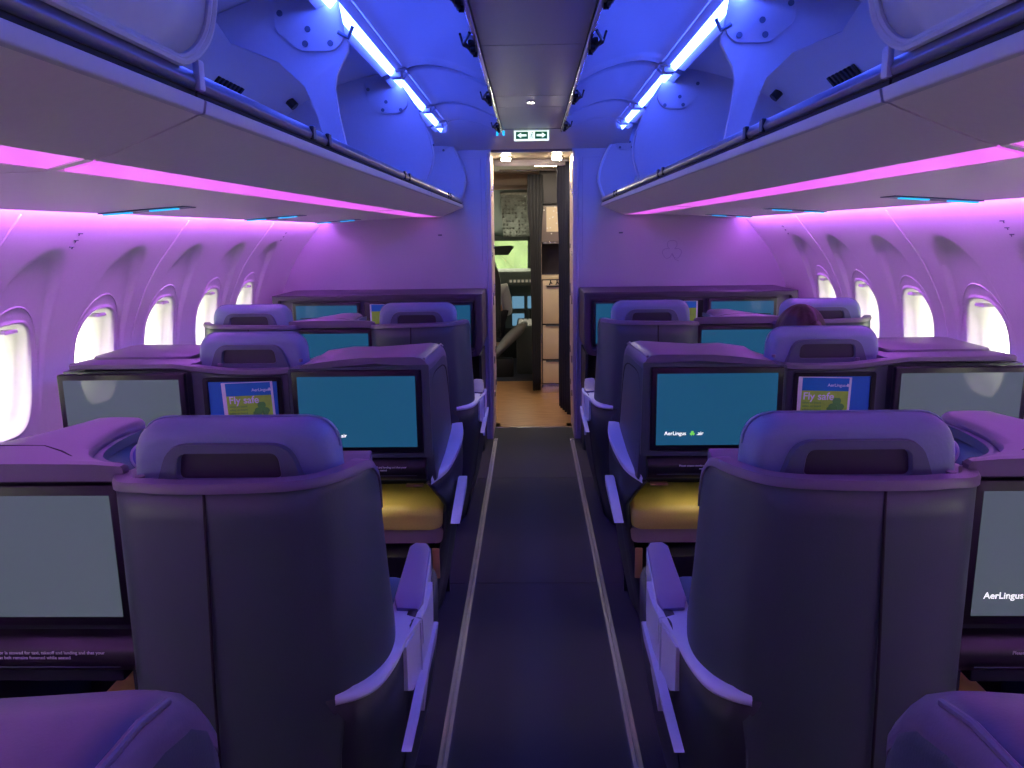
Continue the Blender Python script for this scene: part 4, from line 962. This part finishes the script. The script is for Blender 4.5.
# galley unit
t = thing('galley_lamp', 'warm strip lamp above the galley beyond the doorway', 'lamp', (.17, 6.55, 2.05))
m = MB(); m.box((.02, 6.48, 2.04), (.29, 6.62, 2.055), .003); m.obj('housing', m_chr, t)
m = MB(); m.box((.03, 6.49, 2.032), (.28, 6.61, 2.041), .003); m.obj('diffuser', m_glamp, t)
t = thing('galley_unit', 'tall cream galley cabinet with a dark alcove beyond the doorway', 'galley', (.2, 7.2, 0))
GX0, GX1, GY = .075, .55, 7.14
m = MB(); m.box((GX0, GY+.02, .085), (GX1, 7.70, 1.08)); m.box((GX0, GY+.25, 1.06), (GX1, 7.70, 2.05)); m.box((GX0, GY+.005, 0.09), (GX0+.016, 7.7, 1.74)); m.box((GX0, GY+.02, 1.39), (GX1, GY+.30, 1.74)); m.box((GX0, GY+.02, 1.75), (GX1, GY+.3, 2.05)); m.obj('carcass', m_galdk, t)
m = MB(); m.box((GX0+.006, GY, 1.07), (GX1, GY+.25, 1.10), .004); m.obj('counter', m_galley, t)
m = MB(); m.box((GX0, GY-.004, .085), (GX0+.014, GY+.02, 1.73), .002); m.obj('edge_post', m_chr, t)
for z0, z1 in ((.66, 1.06), (.325, .645), (.095, .31)):
    m = MB(); m.box((GX0+.022, GY-.002, z0), (GX1, GY+.02, z1), .004); d = m.obj('door', m_galley, t)
    m = MB(); m.box((GX0+.05, GY-.012, z1-.008 if z0 < .6 else z1-.05), (GX1-.1, GY-.002, z1+.003 if z0 < .6 else z1-.045), .002); m.obj('handle', m_hdark, d)
m = MB(); m.box((GX0+.01, GY+.01, .0), (GX1, GY+.03, .085), .002); m.obj('kick_plate', m_chr, t)
m = MB(); m.box((GX0+.015, GY+.012, 1.41), (GX1, GY+.02, 1.73), .002); up = m.obj('upper_door', mat('galley_taupe', (0.22, 0.18, 0.18), .4), t)
m = MB(); m.box((GX0+.06, GY+.009, 1.50), (GX0+.17, GY+.012, 1.72)); m.obj('notice_sheet', mat('paper_cream', (0.65, 0.55, 0.42), .6), up)
m = MB(); random.seed(3)
for k in range(26):
    x = GX0+.03+random.random()*.23; z = 1.47+random.random()*.26; m.box((x, GY+.0075, z), (x+.012, GY+.009, z+.010))
m.obj('printed_marks', m_cardw, up)
m = MB(); m.box((GX0+.03, GY+.0, 1.395), (GX1, GY+.02, 1.403)); 
for k in range(6): m.box((GX0+.04+.045*k, GY-.006, 1.392), (GX0+.058+.045*k, GY+.0, 1.408), .002)
m.obj('latch_row', m_chr, t)
m = MB()
for x in (GX0+.095, GX0+.155): m.tube([(x, GY-.004, 1.06), (x, GY-.022, 1.045), (x-.012, GY-.024, 1.02)], .005, 6); m.tube([(x, GY-.022, 1.045), (x+.015, GY-.024, 1.03)], .005, 6)
m.box((GX0+.06, GY-.014, 1.0), (GX0+.24, GY-.004, 1.008)); m.obj('coat_hooks', m_black, t)
# curtains
def curtain(name, label, pts_top, pts_bot, zt, zb, m_, pinch=None):
    m = MB(); n = 40; rings = []
    for k in range(17):
        f = k/16; z = zt+(zb-zt)*f; ring = []
        pf = interp(pinch, f) if pinch else 1
        for side in (0, 1):
            rng = range(n+1) if side == 0 else range(n, -1, -1)
            for i in rng:
                u = i/n; a = Vector(pts_top[0]).lerp(Vector(pts_top[1]), u); b = Vector(pts_bot[0]).lerp(Vector(pts_bot[1]), u)
                c0 = (Vector(pts_top[0])+Vector(pts_top[1]))/2
                p = a.lerp(b, f); c = (Vector(pts_top[0]).lerp(Vector(pts_bot[0]), f)+Vector(pts_top[1]).lerp(Vector(pts_bot[1]), f))/2
                p = c+(p-c)*pf; d = (Vector(pts_top[1])-Vector(pts_top[0])).normalized(); nn = Vector((-d.y, d.x))
                w = .014*sin(u*2*pi*4.5+.6*sin(f*5))+(.0025 if side else -.0025)
                ring.append((p.x+nn.x*w, p.y+nn.y*w, z))
        rings.append(ring)
    m.loft(rings); return tag(m.obj(name, m_, sharp=180), label, 'curtain')
curtain('curtain', 'navy curtain hanging at the right side of the doorway', ((.20, 6.40), (.297, 6.10)), ((.235, 6.44), (.297, 6.12)), 2.03, .03, m_curt, [(0, .9), (.12, 1.05), (.3, .7), (.6, 1.0), (1, 1.1)])
curtain('curtain', 'charcoal curtain gathered beside the galley cabinet', ((-.03, 7.02), (.10, 7.08)), ((.0, 7.06), (.075, 7.10)), 2.0, .04, m_curtg, [(0, 1.0), (.1, 1.2), (.3, .8), (1, 1.0)])
m = MB(); m.tube([(-.28, 7.0, 2.035), (.9, 7.0, 2.035)], .009, 8); struct(m.obj('trim_curtain_rail', m_chr))
# cockpit
m = MB(); m.box((-1.1, 7.78, 0), (-1.06, 10.0, 2.0)); m.box((.9, 7.78, 0), (.94, 10.0, 2.0)); struct(m.obj('wall_cockpit_side', m_cock))
m = MB(); m.slab([(7.78, 2.02), (8.4, 1.95), (9.3, 1.44), (9.3, 1.50), (8.4, 2.05), (7.78, 2.1)], 0, -1.1, .94); struct(m.obj('ceiling_cockpit', m_cock))
t = thing('cockpit_switch_panel', 'grey switch panel sloping above the cockpit windscreen', 'control panel', (-.1, 8.7, 1.7))
M_ = lambda u, v: (-.33+.46*u, 8.45+.80*v, 1.905-.45*v)
m = MB(); m.slab([(8.45, 1.915), (9.25, 1.462), (9.25, 1.442), (8.45, 1.895)], 0, -.33, .13, .002)
random.seed(5)
for k in range(11):
    for j in range(13):
        if random.random() < .25: continue
        p = M_((j+.5)/13, (k+.5)/11); m.box((p[0]-.010, p[1]-.010, p[2]-.024), (p[0]+.008, p[1]+.010, p[2]-.012), .002, 1)
m.obj('panel', mat('switch_grey', (0.20, 0.19, 0.17), .5, var=.6, bscale=40), t)
m = MB()
for k in range(26):
    p = M_(random.random(), random.random()); m.box((p[0]-.007, p[1]-.006, p[2]-.028), (p[0]+.007, p[1]+.006, p[2]-.022))
m.obj('annunciators', m_grn, t)
t = thing('cockpit_fill_light', 'small round fill light added to brighten the pilot inside the cockpit', 'ceiling light', (-.2, 8.0, 1.98))  # lamp added to brighten the pilot's shirt in the dark cockpit
m = MB(); m.disc((-.2, 8.05, 1.995), (0, 0, -1), .05, .012, 20); m.obj('housing', m_chr, t)
m = MB(); m.disc((-.2, 8.05, 1.984), (0, 0, -1), .04, .010, 20); m.obj('lens', m_glamp, t)
# windscreen with posts
m = MB(); m.box((-1.1, 9.30, 1.02), (.94, 9.31, 1.46)); g = struct(m.obj('window_30', m_glass))
m = MB()
for x in (-.02, -.98, .9): m.slab([(x-.03, 1.0), (x+.03, 1.0), (x+.02, 1.48), (x-.02, 1.48)], 1, 9.26, 9.34)
m.box((-1.1, 9.26, 1.40), (.94, 9.32, 1.50)); struct(m.obj('trim_windscreen_post', m_cock))
m = MB(); m.box((-1.1, 9.24, .0), (.94, 9.30, 1.03)); struct(m.obj('wall_nose', m_cockd))
t = thing('sun_visor', 'dark sun visor tilted across the cockpit windscreen', 'sun visor', (-.33, 9.1, 1.35))
m = MB(); m.slab(rpoly([(-.62, 1.24), (-.27, 1.24), (-.20, 1.335), (-.24, 1.35), (-.62, 1.335)], .01, 3), 1, 9.1, 9.11, .002); m.obj('visor', m_cockd, t)
t = thing('instrument_panel', 'cockpit instrument panel with lit displays and glareshield', 'instrument panel', (-.2, 9.0, 0))
m = MB(); m.slab(rpoly([(8.72, .90), (8.72, .985), (8.85, 1.06), (9.23, 1.08), (9.23, .90)], .02, 3), 0, -1.0, .85); m.obj('glareshield', m_cock, t)
m = MB(); m.box((-1.0, 8.95, .4), (.85, 9.23, .90)); pn = m.obj('panel', mat('panel_teal_grey', (0.12, 0.17, 0.18), .5), t)
m = MB()
for k in range(9): m.box((-.25+.045*k, 8.712, .945), (-.225+.045*k, 8.72, .975), .002)
m.obj('autopilot_knobs', m_grn, t)
for x, z, w in ((-.16, .70, .07), (.02, .70, .07), (-.38, .70, .08), (-.16, .50, .07)):
    m = MB(); m.box((x-w, 8.944, z-.07), (x+w, 8.95, z+.07), .002); m.obj('display', m_disp, pn)
t = thing('centre_pedestal', 'cockpit centre pedestal with levers and lit keypads', 'control pedestal', (-.05, 8.5, 0))
m = MB(); m.box((-.17, 8.15, 0), (.07, 8.93, .52), .02); m.obj('body', m_cock, t)
m = MB()
for k in range(6):
    for j in range(4): m.box((-.14+.05*j, 8.2+.09*k, .52), (-.11+.05*j, 8.25+.09*k, .535), .002)
m.box((-.15, 8.19, .518), (.05, 8.74, .523)); m.obj('keypads', m_grn, t)
m = MB()
for x in (-.08, -.02): m.box((x-.008, 8.7, .52), (x+.008, 8.73, .64), .004)
m.obj('levers', m_cockd, t)
t = thing('pilot_seat', 'black pilot seat back at the left of the cockpit', 'seat', (-.50, 8.3, 0))
m = MB(); m.slab(rpoly([(-.70, .45), (-.34, .45), (-.33, 1.0), (-.37, 1.16), (-.67, 1.16), (-.71, 1.0)], .05, 5), 1, 8.16, 8.26, .03, 3); m.obj('backrest', m_cockd, t)
m = MB(); m.box((-.72, 8.22, .38), (-.34, 8.72, .48), .03, 3); m.obj('seat_cushion', m_cockd, t)
m = MB(); m.box((-.65, 8.3, 0), (-.42, 8.6, .38), .02); m.obj('pedestal', m_cock, t)
seated_person((-.47, 8.40, .50), 'pilot in a white shirt sitting in the left cockpit seat', 1.22, m_shirt, m_hairb, False)
t = thing('wrapped_bundle', 'grey plastic covered bundle slumped behind the pilot seat', 'bundle', (-.25, 8.0, 0))
m = MB(); rings = []
random.seed(9)
PATH = [((-.46, 8.02, .17), .10), ((-.40, 8.02, .26), .15), ((-.28, 8.0, .38), .17), ((-.14, 7.98, .48), .13), ((-.06, 7.96, .52), .05)]
for (c, r) in PATH:
    rings.append([(c[0]+r*.5*sin(2*pi*k/20)*(1+.15*random.random()), c[1]+r*.6*cos(2*pi*k/20), c[2]+r*(1+.2*random.random())*sin(2*pi*k/20)*.9) for k in range(20)])
m.loft(rings); bd = m.obj('wrap', m_wrap, t, subd=1)
m = MB(); m.box((-.46, 7.95, 0), (-.20, 8.08, .20), .02); m.obj('support', m_cockd, t)

# greenery outside the windscreen
m = MB(); random.seed(11)
for k in range(46):
    x = -2.6+5.0*random.random(); z = random.random()*3.2-.6; r = .35+.35*random.random()
    ellipsoid(m, (x, 15+random.random(), z), (r, r*.8, r*.9), 10, 7, lambda p: p*(1+.12*sin(31*p.x)*cos(27*p.z)))
tag(m.obj('tree_line', m_foli, sharp=180), 'pale green trees seen through the cockpit windscreen', 'trees')['kind'] = 'stuff'
